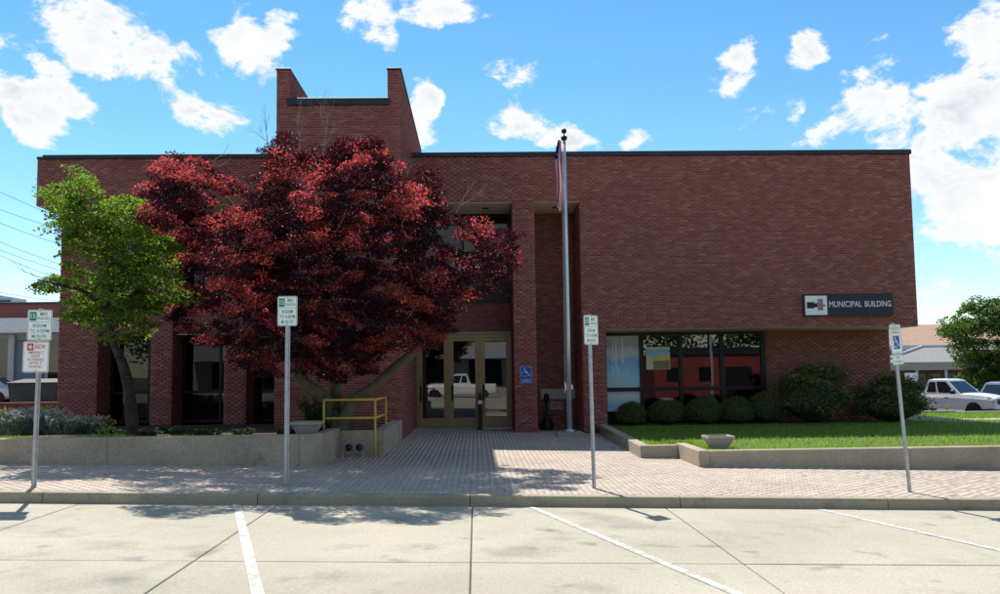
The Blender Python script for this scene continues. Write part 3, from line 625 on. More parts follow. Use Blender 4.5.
for a, w, z0, z1 in ((4.33, .035, 1.95, 2.8), (4.42, .05, 1.75, 2.82), (4.62, .06, 1.95, 2.82), (4.30, .06, 1.62, 1.9), (4.48, .05, 1.6, 1.85)):
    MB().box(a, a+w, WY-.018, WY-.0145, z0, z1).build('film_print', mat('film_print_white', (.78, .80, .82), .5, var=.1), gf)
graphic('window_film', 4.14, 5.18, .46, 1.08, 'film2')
gv = graphic('view_panel', 5.40, 6.16, 1.76, 2.47, 'view'); gv['label'] = 'small flat panel painted with the bright view of a yellow roof under sky'  # bright view in this pane, painted as colour on a flat panel
MB().add([(5.62, WY-.016, 1.77), (6.14, WY-.016, 1.77), (6.14, WY-.016, 2.05), (5.62, WY-.016, 2.03)], [(0, 1, 2, 3)]).build('view_wall', mat('view_tan', (.30, .22, .10), .6, var=.1), gv)
MB().add([(5.5, WY-.0175, 2.05), (6.15, WY-.0175, 2.07), (6.15, WY-.0175, 2.18), (5.85, WY-.0175, 2.26)], [(0, 1, 2, 3)]).build('view_roof', mat('view_yellow', (.72, .60, .16), .6, var=.1), gv)
# ---- windows of the left wing and over the doors
for a, b in ((-11.43, -9.83), (-9.19, -7.63), (-6.96, -5.06)):
    w = b-a
    for z0, z1 in ((.3, 3.0), (4.22, 6.78)):
        m = MB(); y = 2.02
        for xa, xb in ((a+.005, a+.08), (a+w*.76-.04, a+w*.76+.04), (b-.08, b-.005)): m.box(xa, xb, y-.06, y+.06, z0, z1)
        for q in range(2):
            xa, xb = (a+.08, a+w*.76-.04) if q == 0 else (a+w*.76+.04, b-.08)
            for za, zb in ((z0, z0+.08), (z0+.9, z0+.98), (z1-.08, z1)): m.box(xa, xb, y-.055, y+.055, za, zb)
        f = m.build('window_frame', BRONZE, B)
        for q in range(2):
            xa, xb = (a+.083, a+w*.76-.043) if q == 0 else (a+w*.76+.043, b-.083)
            for za, zb in ((z0+.083, z0+.897), (z0+.983, z1-.083)): MB().box(xa, xb, y-.004, y+.004, za, zb).build('pane', GLASSW if (q == 1 and z0 < 1) else GLASSB, f)
m = MB()
for xa, xb in ((TX1+.01, TX1+.09), (-.42, -.34), (1.04, 1.12)): m.box(xa, xb, 1.88, 2.0, 4.93, 6.785)
for xa, xb in ((TX1+.09, -.42), (-.34, 1.04)):
    for za, zb in ((4.93, 5.0), (6.71, 6.785)): m.box(xa, xb, 1.885, 1.995, za, zb)
f = m.build('window_frame', BRONZE, B)
for xa, xb in ((TX1+.093, -.423), (-.337, 1.037)): MB().box(xa, xb, 1.936, 1.944, 5.003, 6.707).build('pane', GLASSB, f)
MB().box(TX1+.01, 1.12, 1.80, 2.0, 4.86, 4.927).build('window_sill', STONEL, B)
for k in range(15): MB().box(TX1+.012+.2*k, TX1+.206+.2*k, 1.87+.004*(k % 2), 1.99, 3.935, 4.857).build('metal_panel', mat('panel_brown', (.045, .03, .028), .6, var=.1), B)
# ---- entrance doors
DY = 1.9
m = MB(); m.box(TX1+.012, 1.125, DY-.11, DY+.08, 2.925, 3.018); m.build('door_header', mat('door_header', (.30, .24, .15), .5, .3, var=.08), B)
m = MB()
for a, b in ((-1.868, -1.80), (-.885, -.82), (.10, .165), (1.075, 1.128)): m.box(a, b, DY-.09, DY+.07, -.02, 2.92)
for a, b in ((-1.80, -.885), (-.82, .10), (.165, 1.075)): m.box(a, b, DY-.085, DY+.065, 2.83, 2.918)
m.build('door_frame', GOLD, B)
MB().box(-1.87, 1.128, DY-.25, DY+.2, -.05, .03).build('threshold', GALV, B)
for a, b in ((-1.796, -.889), (-.816, .096), (.169, 1.071)):
    d = MB(); s0 = .115
    d.box(a, a+s0, DY-.05, DY+.02, .04, 2.824); d.box(b-s0, b, DY-.05, DY+.02, .04, 2.824)
    d.box(a+s0, b-s0, DY-.045, DY+.015, .04, .33); d.box(a+s0, b-s0, DY-.045, DY+.015, 2.73, 2.824)
    dr = d.build('door', GOLD, B)
    MB().box(a+s0+.003, b-s0-.003, DY-.02, DY-.012, .333, 2.727).build('pane', GLASS, dr)
    h = MB(); x = a+.065; h.tube([(x, DY-.05, .92), (x, DY-.12, .92), (x, DY-.12, 1.30), (x, DY-.05, 1.30)], .013, 8); h.box(x-.03, x+.03, DY-.056, DY-.0505, .86, 1.36); h.build('door_handle', BRONZE, dr)
    MB().lathe([(.022, 0), (.022, .012), (.012, .014)], (0, 0, 0), 12).build('lock', BRONZE, dr, xf=Matrix.Translation((a+.065, DY-.0505, 1.5)) @ Matrix.Rotation(math.radians(90), 4, 'X'))
    if a < -1.5: MB().box(a+.26, a+.50, DY-.0215, DY-.0208, 1.25, 1.28).build('push_bar', BLACK, dr)
# stone set in the slot's back wall and the date stone below it
MB().box(2.04, 3.12, 1.885, 1.95, .87, 1.19).build('stone_panel', STONEP, B)
ds = MB().box(2.34, 2.72, 1.885, 1.95, .55, .79).build('date_stone', STONEL, B)
t = MB(); text_into(t, '1972', 2.53, .67, .20, .85, .002, 1.883); t.build('date_numerals', mat('date_numeral', (.09, .075, .065), .9, var=.1), ds)
# ================================================================== SIGNS AND STREET FURNITURE
# ---- wall sign
ws = empty('wall_sign', (11.12, 0, 3.6), label='black wall sign reading MUNICIPAL BUILDING with white emblem square', cat='sign')
MB().box(-1.34, 1.34, -.10, -.012, -.325, .325).build('panel', NAVYP, ws)
eb = MB().box(-1.30, -.64, -.106, -.1005, -.285, .285).build('emblem_square', SIGNW, ws)
m = MB(); m.box(-1.25, -1.03, -.109, -.1065, -.09, .10); m.box(-1.03, -.93, -.109, -.1065, -.055, .065); m.build('emblem_mark', BLACK, eb)
m = MB(); m.box(-.925, -.765, -.112, -.1065, -.15, .19); m.build('emblem_mark', ROSE, eb); MB().box(-.762, -.70, -.109, -.1065, -.025, .02).build('emblem_mark', BLACK, eb)
for word, xa, xb in (('MUNICIPAL', -.575, .405), ('BUILDING', .50, 1.29)):
    t = MB(); text_into(t, word, 0, .02, .245, 1.0, .0025, -.1035); vx = [p[0] for p in t.v]; k = (xb-xa)/(max(vx)-min(vx)); t.v = [((x-min(vx))*k+xa, y, z) for x, y, z in t.v]; t.build('lettering', LETTER, ws)
# ---- accessible entrance sign on the pier
hs = empty('accessibility_sign', (1.47, 0, 1.655), label='small blue wheelchair sign fixed to the brick pier', cat='sign')
pn = MB(); pn.prism(rrect(.34, .50, .03), -.014, -.0085); pn = pn.build('panel', SIGNB, hs)
m = MB(); ring(m, rrect(.325, .485, .026), rrect(.31, .47, .022), -.0145); wheelchair(m, .0, .055, .27, -.0146); text_into(m, 'ACCESSIBLE', 0, -.15, .045, .95, .0006, -.0145); text_into(m, 'ENTRANCE', 0, -.20, .045, .95, .0006, -.0145); m.build('symbol', LETTER, pn)
# ---- parking signs on steel posts
def post_mesh(h):
    m = MB(); p = [(-.038, 0), (-.022, 0), (-.014, .028), (.014, .028), (.022, 0), (.038, 0), (.038, -.004), (.019, -.004), (.012, .024), (-.012, .024), (-.019, -.004), (-.038, -.004)]
    n = len(p); m.add([(x, -y, -.25) for x, y in p]+[(x, -y, h) for x, y in p], [tuple(range(n)), tuple(range(n, 2*n))[::-1]]+[(i, (i+1) % n, n+(i+1) % n, n+i) for i in range(n)])
    k = int(h/.0508)
    for q in range(k): m.box(-.005, .005, -.0295, -.0286, .03+.0508*q, .042+.0508*q)
    return m
def sign_post(loc, h, plates, label, lean=(0, 0), rz=0.0):
    r = empty('sign_post', loc, rz, label, 'sign', 'parking signs along the kerb'); r.rotation_mode = 'ZYX'; r.rotation_euler = (lean[0], lean[1], rz)
    post_mesh(h).build('post', GALV, r)
    for fn, x, z in plates: fn(r, x, z)
    return r
PY = -.034
def bolts(pn, x, zs):
    for z in zs:
        m = MB(); m.lathe([(.009, 0), (.009, .004), (.005, .006)], (0, 0, 0), 8); m.v = [(x+a, PY-.003-c_, z+b) for a, b, c_ in m.v]; m.build('bolt', GALV, pn)
def plate15(r, x, z, w=.305, h=.457):
    pn = MB(); pn.prism(rrect(w, h, .028, cx=x, cz=z), PY-.003, PY); pn = pn.build('sign_plate', SIGNW, r)
    m = MB(); y = PY-.0036; ring(m, rrect(w-.014, h-.014, .024, cx=x, cz=z), rrect(w-.028, h-.028, .018, cx=x, cz=z), y)
    s = w/.305; m.add([(x+a*s, y, z+b) for a, b in ((-.128, .065), (-.042, .065), (-.042, .195), (-.128, .195))], [(0, 1, 2, 3)])
    text_into(m, 'MIN', x+.045*s, z+.162, .072, 1, .0006, y, fit=.085*s); text_into(m, 'PARKING', x+.047*s, z+.098, .060, 1, .0004, y, fit=.155*s)
    m.add([(x-.13*s, y, z+.045), (x+.13*s, y, z+.045), (x+.13*s, y, z+.050), (x-.13*s, y, z+.050)], [(0, 1, 2, 3)])
    text_into(m, '8:00AM', x, z-.010, .075, 1, .0005, y, fit=.165*s); text_into(m, 'TO 4:30PM', x, z-.090, .075, 1, .0005, y, fit=.235*s); text_into(m, 'MON-FRI', x, z-.168, .075, 1, .0005, y, fit=.185*s); m.build('legend', SIGNG, pn)
    m = MB(); text_into(m, '15', x-.085*s, z+.13, .10, 1, .0008, y-.0004, fit=.058*s); m.build('numeral', SIGNW, pn); bolts(pn, x, (z-.205, z+.205))
def platesnow(r, x, z, w=.305, h=.457):
    pn = MB(); pn.prism(rrect(w, h, .028, cx=x, cz=z), PY-.003, PY); pn = pn.build('sign_plate', SIGNW, r)
    m = MB(); y = PY-.0036; ring(m, rrect(w-.014, h-.014, .024, cx=x, cz=z), rrect(w-.028, h-.028, .018, cx=x, cz=z), y)
    m.add([(x+a, y, z+b) for a, b in ((-.128, .095), (-.038, .095), (-.038, .20), (-.128, .20))], [(0, 1, 2, 3)])
    text_into(m, 'SNOW', x+.055, z+.148, .098, 1, .001, y, fit=.155)
    for q, (s_, sz) in enumerate((('EMERGENCY', .058), ('ROUTE', .058), ('NO PARKING', .055), ('AFTER 2"', .055), ('SNOWFALL', .055))): text_into(m, s_, x, z+.062-.052*q, sz, 1, .0004, y, fit=.0235*len(s_))
    m.build('legend', SIGNR, pn)
    m = MB()
    for a in range(3): stroke(m, [(x-.083+.036*math.cos(a*math.pi/3), z+.148+.036*math.sin(a*math.pi/3)), (x-.083-.036*math.cos(a*math.pi/3), z+.148-.036*math.sin(a*math.pi/3))], .010, y-.0004-.0001*a)
    m.build('snowflake', SIGNW, pn); bolts(pn, x, (z-.205, z+.205))
def platehc(r, x, z, w=.305, h=.457):
    pn = MB(); pn.prism(rrect(w, h, .028, cx=x, cz=z), PY-.003, PY); pn = pn.build('sign_plate', SIGNW, r)
    m = MB(); y = PY-.0036; ring(m, rrect(w-.014, h-.014, .024, cx=x, cz=z), rrect(w-.028, h-.028, .018, cx=x, cz=z), y); text_into(m, 'RESERVED', x, z+.165, .062, 1, .0006, y, fit=.22); text_into(m, 'PARKING', x, z+.105, .062, 1, .0006, y, fit=.19); m.build('legend', SIGNG, pn)
    m = MB(); m.add([(x+a, y, z+b) for a, b in ((-.085, -.15), (.085, -.15), (.085, .055), (-.085, .055))], [(0, 1, 2, 3)]); sq = m.build('symbol_square', SIGNB, pn)
    m = MB(); wheelchair(m, x-.01, z-.05, .17, y-.0005); m.build('symbol', SIGNW, pn); bolts(pn, x, (z-.205, z+.205))
def platevan(r, x, z):
    w, h = .305, .152; pn = MB(); pn.prism(rrect(w, h, .02, cx=x, cz=z), PY-.003, PY); pn = pn.build('sign_plate', SIGNW, r)
    m = MB(); y = PY-.0036; ring(m, rrect(w-.012, h-.012, .017, cx=x, cz=z), rrect(w-.022, h-.022, .013, cx=x, cz=z), y); text_into(m, 'VAN', x, z+.03, .05, .9, .0006, y); text_into(m, 'ACCESSIBLE', x, z-.03, .045, .85, .0006, y); m.build('legend', SIGNG, pn)
sign_post((-6.49, -13.0, .155), 2.62, [(lambda r, x, z: plate15(r, x, z, .35, .457), .0, 2.37), (lambda r, x, z: platesnow(r, x, z, .37, .457), -.035, 1.90)],
          '15 minute parking sign above a red SNOW route sign on one post', (0, math.radians(.8)), math.radians(4))
sign_post((-2.885, -12.66, .068), 2.88, [(plate15, .0, 2.65)], 'upright 15 minute parking sign standing before the red maple', (0, math.radians(.2)), math.radians(-3))
sign_post((1.79, -12.61, -.043), 2.66, [(plate15, .0, 2.42)], '15 minute parking sign turned partly aside, standing before the brick jamb', (0, math.radians(-.5)), math.radians(38))
sign_post((6.59, -12.79, -.158), 2.58, [(platehc, .0, 2.33), (platevan, .0, 2.015)], 'leaning post with a blue wheelchair parking sign turned aside', (0, math.radians(-3.1)), math.radians(34))
# ---- flagpole and flag
fp = empty('flagpole', (2.60, -1.27, -.062), label='tall silver flagpole on a square concrete base by the entrance', cat='flagpole')
MB().bevbox(-.36, .36, -.36, .36, -.15, .12, .02).build('base', WALLC, fp)
MB().lathe([(.15, .12), (.15, .15), (.11, .18), (.08, .20)], n=24).build('collar', ALU, fp, smooth=True)
MB().tube([(0, 0, .14), (0, 0, 3), (0, 0, 5.6), (0, 0, 8.42)], [.074, .07, .060, .044], 20).build('pole', ALU, fp, smooth=True)
m = MB(); m.lathe([(.05, 8.40), (.085, 8.43), (.09, 8.50), (.06, 8.53), (.02, 8.54)], n=16); m.build('truck', BRONZE, fp, smooth=True)
m = MB(); m.lathe([(.012, 8.53), (.016, 8.60)]+[(.078*math.sin(a*math.pi/10), 8.675-.078*math.cos(a*math.pi/10)) for a in range(1, 11)], n=18); m.build('ball', BRONZE, fp, smooth=True)
m = MB(); m.box(-.10, -.062, -.03, .03, 1.28, 1.46); m.box(-.12, -.10, -.015, .015, 1.2, 1.52); m.build('cleat', ALU, fp); MB().box(.062, .115, -.03, .03, 1.3, 1.42).build('bracket', ALU, fp)
MB().tube([(-.085, 0, 8.44), (-.085, -.01, 5), (-.105, 0, 1.4)], .005, 5).build('halyard', SIGNW, fp)
def flag():
    # limp flag: pleats hang from the hoist, fly end lowest
    me_v = []; nu, nv = 40, 44
    for j in range(nv+1):
        s = j/nv
        for i in range(nu+1):
            t = i/nu; wdt = .17+.05*math.sin(s*5+1)+.04*s
            top = .0-.62*t*(1-s)*.0
            z = -2.02*s*(1-.10*(1-t))-.10*t
            x = -.02-wdt*(.5+.5*math.sin(t*math.pi*2.6+s*1.7+.4))*(.35+.65*min(1, s*3+.2))
            y = .075*math.sin(t*math.pi*5.2+s*2.4)*(.5+.5*s)
            me_v.append((x, y, z))
    f = [(j*(nu+1)+i, j*(nu+1)+i+1, (j+1)*(nu+1)+i+1, (j+1)*(nu+1)+i) for j in range(nv) for i in range(nu)]
    me = bpy.data.meshes.new('flag'); me.from_pydata(me_v, [], f); uv = me.uv_layers.new(name='UVMap')
    for l in me.loops: uv.data[l.index].uv = ((l.vertex_index // (nu+1))/nv, (l.vertex_index % (nu+1))/nu)
    m = bpy.data.materials.new('flag_cloth'); m.use_nodes = True; N = m.node_tree.nodes; L = m.node_tree.links; N.clear()
    o = N.new('ShaderNodeOutputMaterial'); u = N.new('ShaderNodeUVMap'); sp = N.new('ShaderNodeSeparateXYZ'); L.new(u.outputs[0], sp.inputs[0])
    def M(op, a, b):
        n = N.new('ShaderNodeMath'); n.operation = op
        for q, x in enumerate((a, b)):
            if isinstance(x, (int, float)): n.inputs[q].default_value = x
            else: L.new(x, n.inputs[q])
        return n.outputs[0]
    # s: down the drape (fly), t: across the hoist, drape skews the stripes
    tt = M('ADD', sp.outputs[1], M('MULTIPLY', sp.outputs[0], .30)); st = M('GREATER_THAN', M('FRACT', M('MULTIPLY', tt, 6.5), 0), .5)
    mx = N.new('ShaderNodeMix'); mx.data_type = 'RGBA'; L.new(st, mx.inputs['Factor']); mx.inputs['A'].default_value = (.62, .04, .07, 1); mx.inputs['B'].default_value = (.8, .78, .76, 1)
    ct = M('MULTIPLY', M('LESS_THAN', sp.outputs[0], .36), M('LESS_THAN', sp.outputs[1], .56))
    vo = N.new('ShaderNodeTexVoronoi'); vo.inputs['Scale'].default_value = 14; L.new(u.outputs[0], vo.inputs['Vector']); sr = M('LESS_THAN', vo.outputs['Distance'], .24)
    bl = N.new('ShaderNodeMix'); bl.data_type = 'RGBA'; L.new(sr, bl.inputs['Factor']); bl.inputs['A'].default_value = (.02, .03, .13, 1); bl.inputs['B'].default_value = (.7, .7, .72, 1)
    m2 = N.new('ShaderNodeMix'); m2.data_type = 'RGBA'; L.new(ct, m2.inputs['Factor']); L.new(mx.outputs['Result'], m2.inputs['A']); L.new(bl.outputs['Result'], m2.inputs['B'])
    d = N.new('ShaderNodeBsdfDiffuse'); t_ = N.new('ShaderNodeBsdfTranslucent'); L.new(m2.outputs['Result'], d.inputs[0]); L.new(m2.outputs['Result'], t_.inputs[0])
    ms = N.new('ShaderNodeMixShader'); ms.inputs[0].default_value = .35; L.new(d.outputs[0], ms.inputs[1]); L.new(t_.outputs[0], ms.inputs[2]); L.new(ms.outputs[0], o.inputs[0])
    fl = link('flag', me, m, None, True); fl.location = (2.535, -1.30, 8.36); tag(fl, 'limp red, white and blue striped flag hanging down the pole', 'flag')
    me.transform(Matrix.Scale(.92, 4, (1, 0, 0)))
flag()
# ---- yellow railing round the planter notch
ry = empty('railing', (-2.6, -7.9, .06), label='yellow pipe railing at the notch in the planter wall', cat='railing')
def rail(name, pts, r_=.024): put(MB().tube(pts, r_, 10).build(name, YELLOW, ry, smooth=True), ry)
rail('post', [(-3.10, -8.02, .55), (-3.10, -8.02, 1.225)]); rail('post', [(-2.06, -8.02, .02), (-2.06, -8.02, 1.225)]); rail('post', [(-2.0, -6.45, .55), (-2.0, -6.45, 1.225)])
rail('top_rail', [(-3.10, -8.02, 1.22), (-2.06, -8.02, 1.22)]); rail('top_rail', [(-2.06, -8.02, 1.22), (-2.0, -6.45, 1.22)]); rail('mid_rail', [(-3.10, -8.02, .85), (-2.06, -8.02, .85)]); rail('mid_rail', [(-2.06, -8.02, .85), (-2.0, -6.45, .85)])
# ---- cast-stone planter bowls
def bowl(loc, s, label):
    b = empty('planter_bowl', loc, 0, label, 'planter', None)
    m = MB()
    def sq(a, z): return [(-a, -a, z), (a, -a, z), (a, a, z), (-a, a, z)]
    rings = [sq(.17, 0), sq(.19, .03), sq(.30, .21), sq(.335, .22), sq(.335, .265), sq(.285, .265), sq(.26, .20)]
    m.add([p for r_ in rings for p in r_], [(i*4+k, i*4+(k+1) % 4, (i+1)*4+(k+1) % 4, (i+1)*4+k) for i in range(6) for k in range(4)]+[(0, 1, 2, 3)]); o = m.build('bowl', STONEL, b); o.scale = (s, s, s*1.3)
    o = MB().box(-.262, .262, -.262, .262, .19, .205).build('soil', SOIL, b); o.scale = (s, s, s*1.3)
bowl((4.80, -8.6, .155), .80, 'empty square stone planter bowl on the lawn by the low wall'); bowl((-3.30, -8.75, .54), .85, 'square stone planter bowl under the maple beside the yellow railing')
# ---- smokers' post, button post, floodlights
sp_ = empty('ash_receptacle', (2.17, 1.35, -.05), label='black plastic smokers post with bulging base in the brick slot', cat='ashtray')
MB().lathe([(.19, 0), (.205, .03), (.20, .20), (.15, .30), (.07, .40), (.048, .55), (.045, .85)], n=20).build('body', BLACK, sp_, smooth=True)
MB().lathe([(.05, .85), (.085, .88), (.09, 1.02), (.075, 1.08), (.03, 1.11)], n=18).build('head', BLACK, sp_, smooth=True)
bp_ = empty('button_post', (.115, 1.15, .0), label='slim dark post with a pale door push button', cat='post')
MB().bevbox(-.07, .07, -.05, .05, -.05, 1.10, .02).build('post', BLACK, bp_); MB().bevbox(-.055, .055, -.056, -.051, .78, .89, .002).build('button', SIGNW, bp_); MB().box(-.12, .12, -.1, .1, -.04, .012).build('foot', BRONZE, bp_)
fl_ = empty('floodlight', (-2.48, -8.12, .06), label='pair of small blue floodlights on a wire stand', cat='lamp')
for sx in (-.1, .11):
    m = MB(); m.lathe([(.025, -.09), (.055, -.06), (.072, 0), (.075, .02)], n=16); m.build('lamp_head', mat('blue_lamp', (.012, .018, .05), .35, var=.1), fl_, smooth=True, xf=Matrix.Translation((sx, 0, .21)) @ Matrix.Rotation(math.radians(-50), 4, 'X'))
m = MB()
for sx in (-.2, .2): m.tube([(sx, -.1, -.01), (sx, -.05, .12), (sx, .08, -.01)], .01, 6)
m.tube([(-.2, -.05, .12), (.2, -.05, .12)], .01, 6); m.build('stand', GALV, fl_)
# ================================================================== TREES AND PLANTS
def tree(name, label, stems, poly, n, yc, half, ymax, per, size, rx, rz, leaf, bark, up=.45, mind=.3, deadtwigs=(), rtip=.005, inset=8, group=None, lift=.12, voids=0, leaf2=None, ycf=None):
    base = stems[0][0][0]; r = empty(name, tuple(map(float, base)), 0, label, 'tree', group)
    cl = crown_points(poly, n, yc, half, ymax, inset, mind, voids, ycf)
    mb, nodes = branches(stems, cl, rtip, lift=lift)
    tr = MB()
    for pts, rads in stems:
        P = [np.array(p, float) for p in pts]; q = []; rr = []
        for i in range(len(P)-1):
            p0 = P[max(i-1, 0)]; p1 = P[i]; p2 = P[i+1]; p3 = P[min(i+2, len(P)-1)]
            for t in np.linspace(0, 1, 5)[:-1]:
                q.append(.5*((2*p1)+(-p0+p2)*t+(2*p0-5*p1+4*p2-p3)*t*t+(-p0+3*p1-3*p2+p3)*t**3)); rr.append((rads[i]*(1-t)+rads[i+1]*t)*random.uniform(.95, 1.06))
        q.append(P[-1]); rr.append(rads[-1]); tr.tube(q, rr, 10)
    put(tr.build('trunk', bark, r, smooth=True), r); put(tag(mb.build('branches', bark, r), kind='stuff'), r)
    pick = RNG.random(len(cl)) < .31 if leaf2 else np.ones(len(cl), bool)
    for lf, sel in ((leaf, cl[pick]), (leaf2, cl[~pick])):
        if lf is None or not len(sel): continue
        L_ = clump_leaves(sel, per, rx, rz); L_ = L_[L_[:, 1] < ymax+.12]
        put(link('crown', leaves(L_, size, up), lf, r), r)
    if deadtwigs:
        m = MB()
        for p, d, l in deadtwigs: d = np.array(d, float); twigs(m, np.array(p), d/np.linalg.norm(d), l, .012, 5)
        put(tag(m.build('bare_twigs', TWIG, r), kind='stuff'), r)
    return r
A = lambda u, v, Y: tuple(at(u, v, Y))
def zfix(p, z): return (p[0], p[1], z)
mb0 = zfix(A(338, 412, -7.4), .45)
RED = [(140, 226), (138, 204), (148, 172), (160, 156), (190, 151), (216, 158), (232, 180), (255, 182), (264, 160), (266, 140), (285, 133), (312, 142), (325, 152), (345, 136), (372, 137), (396, 152), (402, 172), (428, 172), (446, 188), (456, 214), (486, 222), (508, 222), (523, 242), (521, 262), (503, 282), (488, 300), (464, 306), (448, 336), (420, 356), (392, 350), (372, 372), (340, 384), (312, 374), (285, 372), (250, 380), (222, 350), (186, 336), (168, 316), (166, 292), (188, 276), (152, 268), (146, 246)]
maple_stems = [([mb0, A(326, 400, -7.5), A(306, 384, -7.5), A(296, 362, -7.4), A(288, 325, -7.2), A(268, 280, -7.1), A(250, 235, -7.1), A(225, 195, -7.2)], [.17, .15, .125, .115, .10, .08, .055, .03]),
               ([mb0, A(352, 402, -7.5), A(372, 388, -7.4), A(392, 370, -7.3), A(420, 345, -7.2), A(440, 310, -7.2), A(465, 270, -7.2), A(490, 255, -7.3)], [.16, .13, .115, .105, .09, .07, .05, .025]),
               ([mb0, A(335, 385, -7.1), A(328, 350, -7.0), A(322, 300, -6.9), A(318, 240, -6.7), A(312, 185, -6.6), A(308, 150, -6.5)], [.16, .13, .11, .09, .07, .045, .02]),
               ([A(335, 385, -7.1), A(350, 345, -6.6), A(362, 290, -6.3), A(372, 230, -6.2), A(378, 180, -6.2)], [.11, .09, .07, .05, .025]),
               ([A(290, 335, -7.3), A(265, 310, -7.4), A(235, 280, -7.5), A(205, 255, -7.6)], [.08, .06, .04, .02])]
dead = [(A(300, 150, -6.6), (-.1, 0, 1), .55), (A(322, 160, -6.4), (.15, 0, 1), .62), (A(270, 150, -6.8), (-.2, 0, 1), .42), (A(455, 215, -7.4), (.5, 0, 1), .40), (A(430, 205, -7.2), (.2, 0, 1), .35), (A(318, 215, -8.6), (.1, -.1, 1), .55), (A(405, 190, -6.6), (.1, 0, 1), .4), (A(210, 175, -7.8), (.3, 0, 1), .35), (A(390, 260, -8.6), (.2, -.3, 1), .4), (A(360, 300, -9.0), (-.3, -.3, .9), .45), (A(330, 305, -9.0), (.4, -.3, .8), .45)]
tree('red_maple', 'big purple-red Japanese maple with several stems before the brick tower', maple_stems, RED, 1000, -8.4, 2.35, -4.6, 185, .060, .27, .10, L_RED, BARKM, .45, .17, dead, voids=48, leaf2=L_PURPLE, inset=4, ycf=lambda u, v: -6.3 if (u < 205 and v > 225) else (-9.35 if v < 205 else -8.5))
gb = zfix(A(133, 438, -7.2), .5)
GREEN = [(24, 284), (40, 268), (64, 268), (52, 240), (34, 214), (34, 184), (60, 176), (84, 158), (102, 164), (98, 196), (124, 186), (150, 196), (162, 214), (176, 236), (196, 252), (184, 270), (206, 296), (190, 306), (166, 308), (158, 330), (138, 346), (104, 344), (84, 328), (58, 318), (62, 300), (30, 296)]
green_stems = [([gb, A(131, 410, -7.2), A(128, 385, -7.2), A(122, 362, -7.2), A(112, 338, -7.2), A(108, 312, -7.2), A(112, 280, -7.1), A(108, 240, -7.1), A(95, 200, -7.1)], [.135, .115, .11, .10, .075, .065, .05, .035, .02]),
               ([A(110, 325, -7.2), A(130, 300, -6.9), A(150, 275, -6.7), A(165, 255, -6.6)], [.07, .055, .04, .02]), ([A(108, 312, -7.2), A(85, 292, -7.6), A(60, 285, -7.9), A(38, 280, -8.0)], [.06, .045, .03, .015])]
gt = tree('dogwood', 'small green dogwood with knobbly grey trunk behind the planter wall', green_stems, GREEN, 200, -7.2, 1.3, -5.0, 130, .085, .33, .085, L_GREEN, BARKG, .5, .24, [(A(62, 280, -7.8), (-1, -.1, .12), .42), (A(50, 190, -7.3), (-.8, 0, .3), .22)], lift=.06, voids=22)
for (u, v, r_) in ((118, 357, .085), (129, 377, .075), (134, 362, .05)):
    c_ = at(u, v, -7.3)-np.array(gb); MB().lathe([(r_*.25, -r_*.5), (r_*.8, -r_*.35), (r_, 0), (r_*.8, r_*.35), (r_*.25, r_*.4)], tuple(c_), 10).build('knot', BARKG, gt, smooth=True)
def shrub(name, label, c, rad, n, size, leaf, group, asp=.6, up=.1, lump=.2, layers=False):
    r = empty(name, (c[0], c[1], c[2]), 0, label, 'shrub', group)
    d = RNG.normal(size=(n, 3)); d /= np.linalg.norm(d, axis=1)[:, None]; d[:, 2] = np.where(d[:, 2] < -.55, -d[:, 2], d[:, 2])
    k = RNG.normal(size=(9, 3)); k /= np.linalg.norm(k, axis=1)[:, None]
    f = 1+lump*np.max(np.exp(-(1-d@k.T)*9), 1)-lump*.6+RNG.normal(0, .045, n)+.16*(RNG.random(n) > .985)
    if layers: f *= 1+.18*np.sin(d[:, 2]*8+3*d[:, 0]+2*d[:, 1])+RNG.normal(0, .085, n)
    t = RNG.uniform(.62 if layers else .78, 1, n)
    P = d*np.array(rad)*(f*t)[:, None]+np.array([0, 0, rad[2]*.88]); ok_ = P[:, 2] > .0; P = P[ok_]; d = d[ok_]
    if layers:
        me = leaves(P, size, .55, .32, .1, nrm=np.array([0, 0, 1.0]))
    else: me = leaves(P, size, .45, asp, nrm=d*.7+np.array([0, 0, .6]))
    link('foliage', me, leaf, r)
    m = MB()
    for q in range(7):
        a = q*.9; m.tube([(0, 0, -.12), (.2*rad[0]*math.cos(a), .2*rad[1]*math.sin(a), rad[2]*.4), (.62*rad[0]*math.cos(a), .62*rad[1]*math.sin(a), rad[2]*random.uniform(.8, 1.4))], [.02, .014, .006], 5)
    m.build('stems', BARKG, r)
    co = MB(); co.lathe([(rad[0]*.78*math.sin(a), rad[2]*(.88-.78*math.cos(a))) for a in np.linspace(.12, 3.02, 9)], n=14); o = co.build('dark_core', mat('shrub_inner', (.035, .042, .02), .95, var=.4, scale=12), r); o.scale = (1, rad[1]/rad[0], 1)  # added solid dark core, fills the shrub behind its leaves
    return r
G5 = 'clipped boxwoods under the window'
for (x, rx, h, lb) in ((4.66, .53, .76, 'round clipped boxwood next to the brick jamb'), (5.76, .56, .83, 'round clipped boxwood, second along from the brick jamb'), (6.90, .62, .92, 'round clipped boxwood, middle one of the five under the window'), (7.92, .58, .86, 'round clipped boxwood, second along from the spreading yew'), (8.86, .66, 1.06, 'tallest round clipped boxwood, touching the spreading yew')):
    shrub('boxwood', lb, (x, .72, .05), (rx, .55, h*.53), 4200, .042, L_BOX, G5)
GY = 'spreading evergreens by the blank brick wall'
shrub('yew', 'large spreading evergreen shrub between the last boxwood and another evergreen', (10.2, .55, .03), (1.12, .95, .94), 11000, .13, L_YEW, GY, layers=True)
shrub('yew', 'spreading evergreen shrub at the outer corner of the brick wall', (12.55, .55, .02), (1.12, .9, .74), 9500, .13, L_YEW, GY, layers=True)
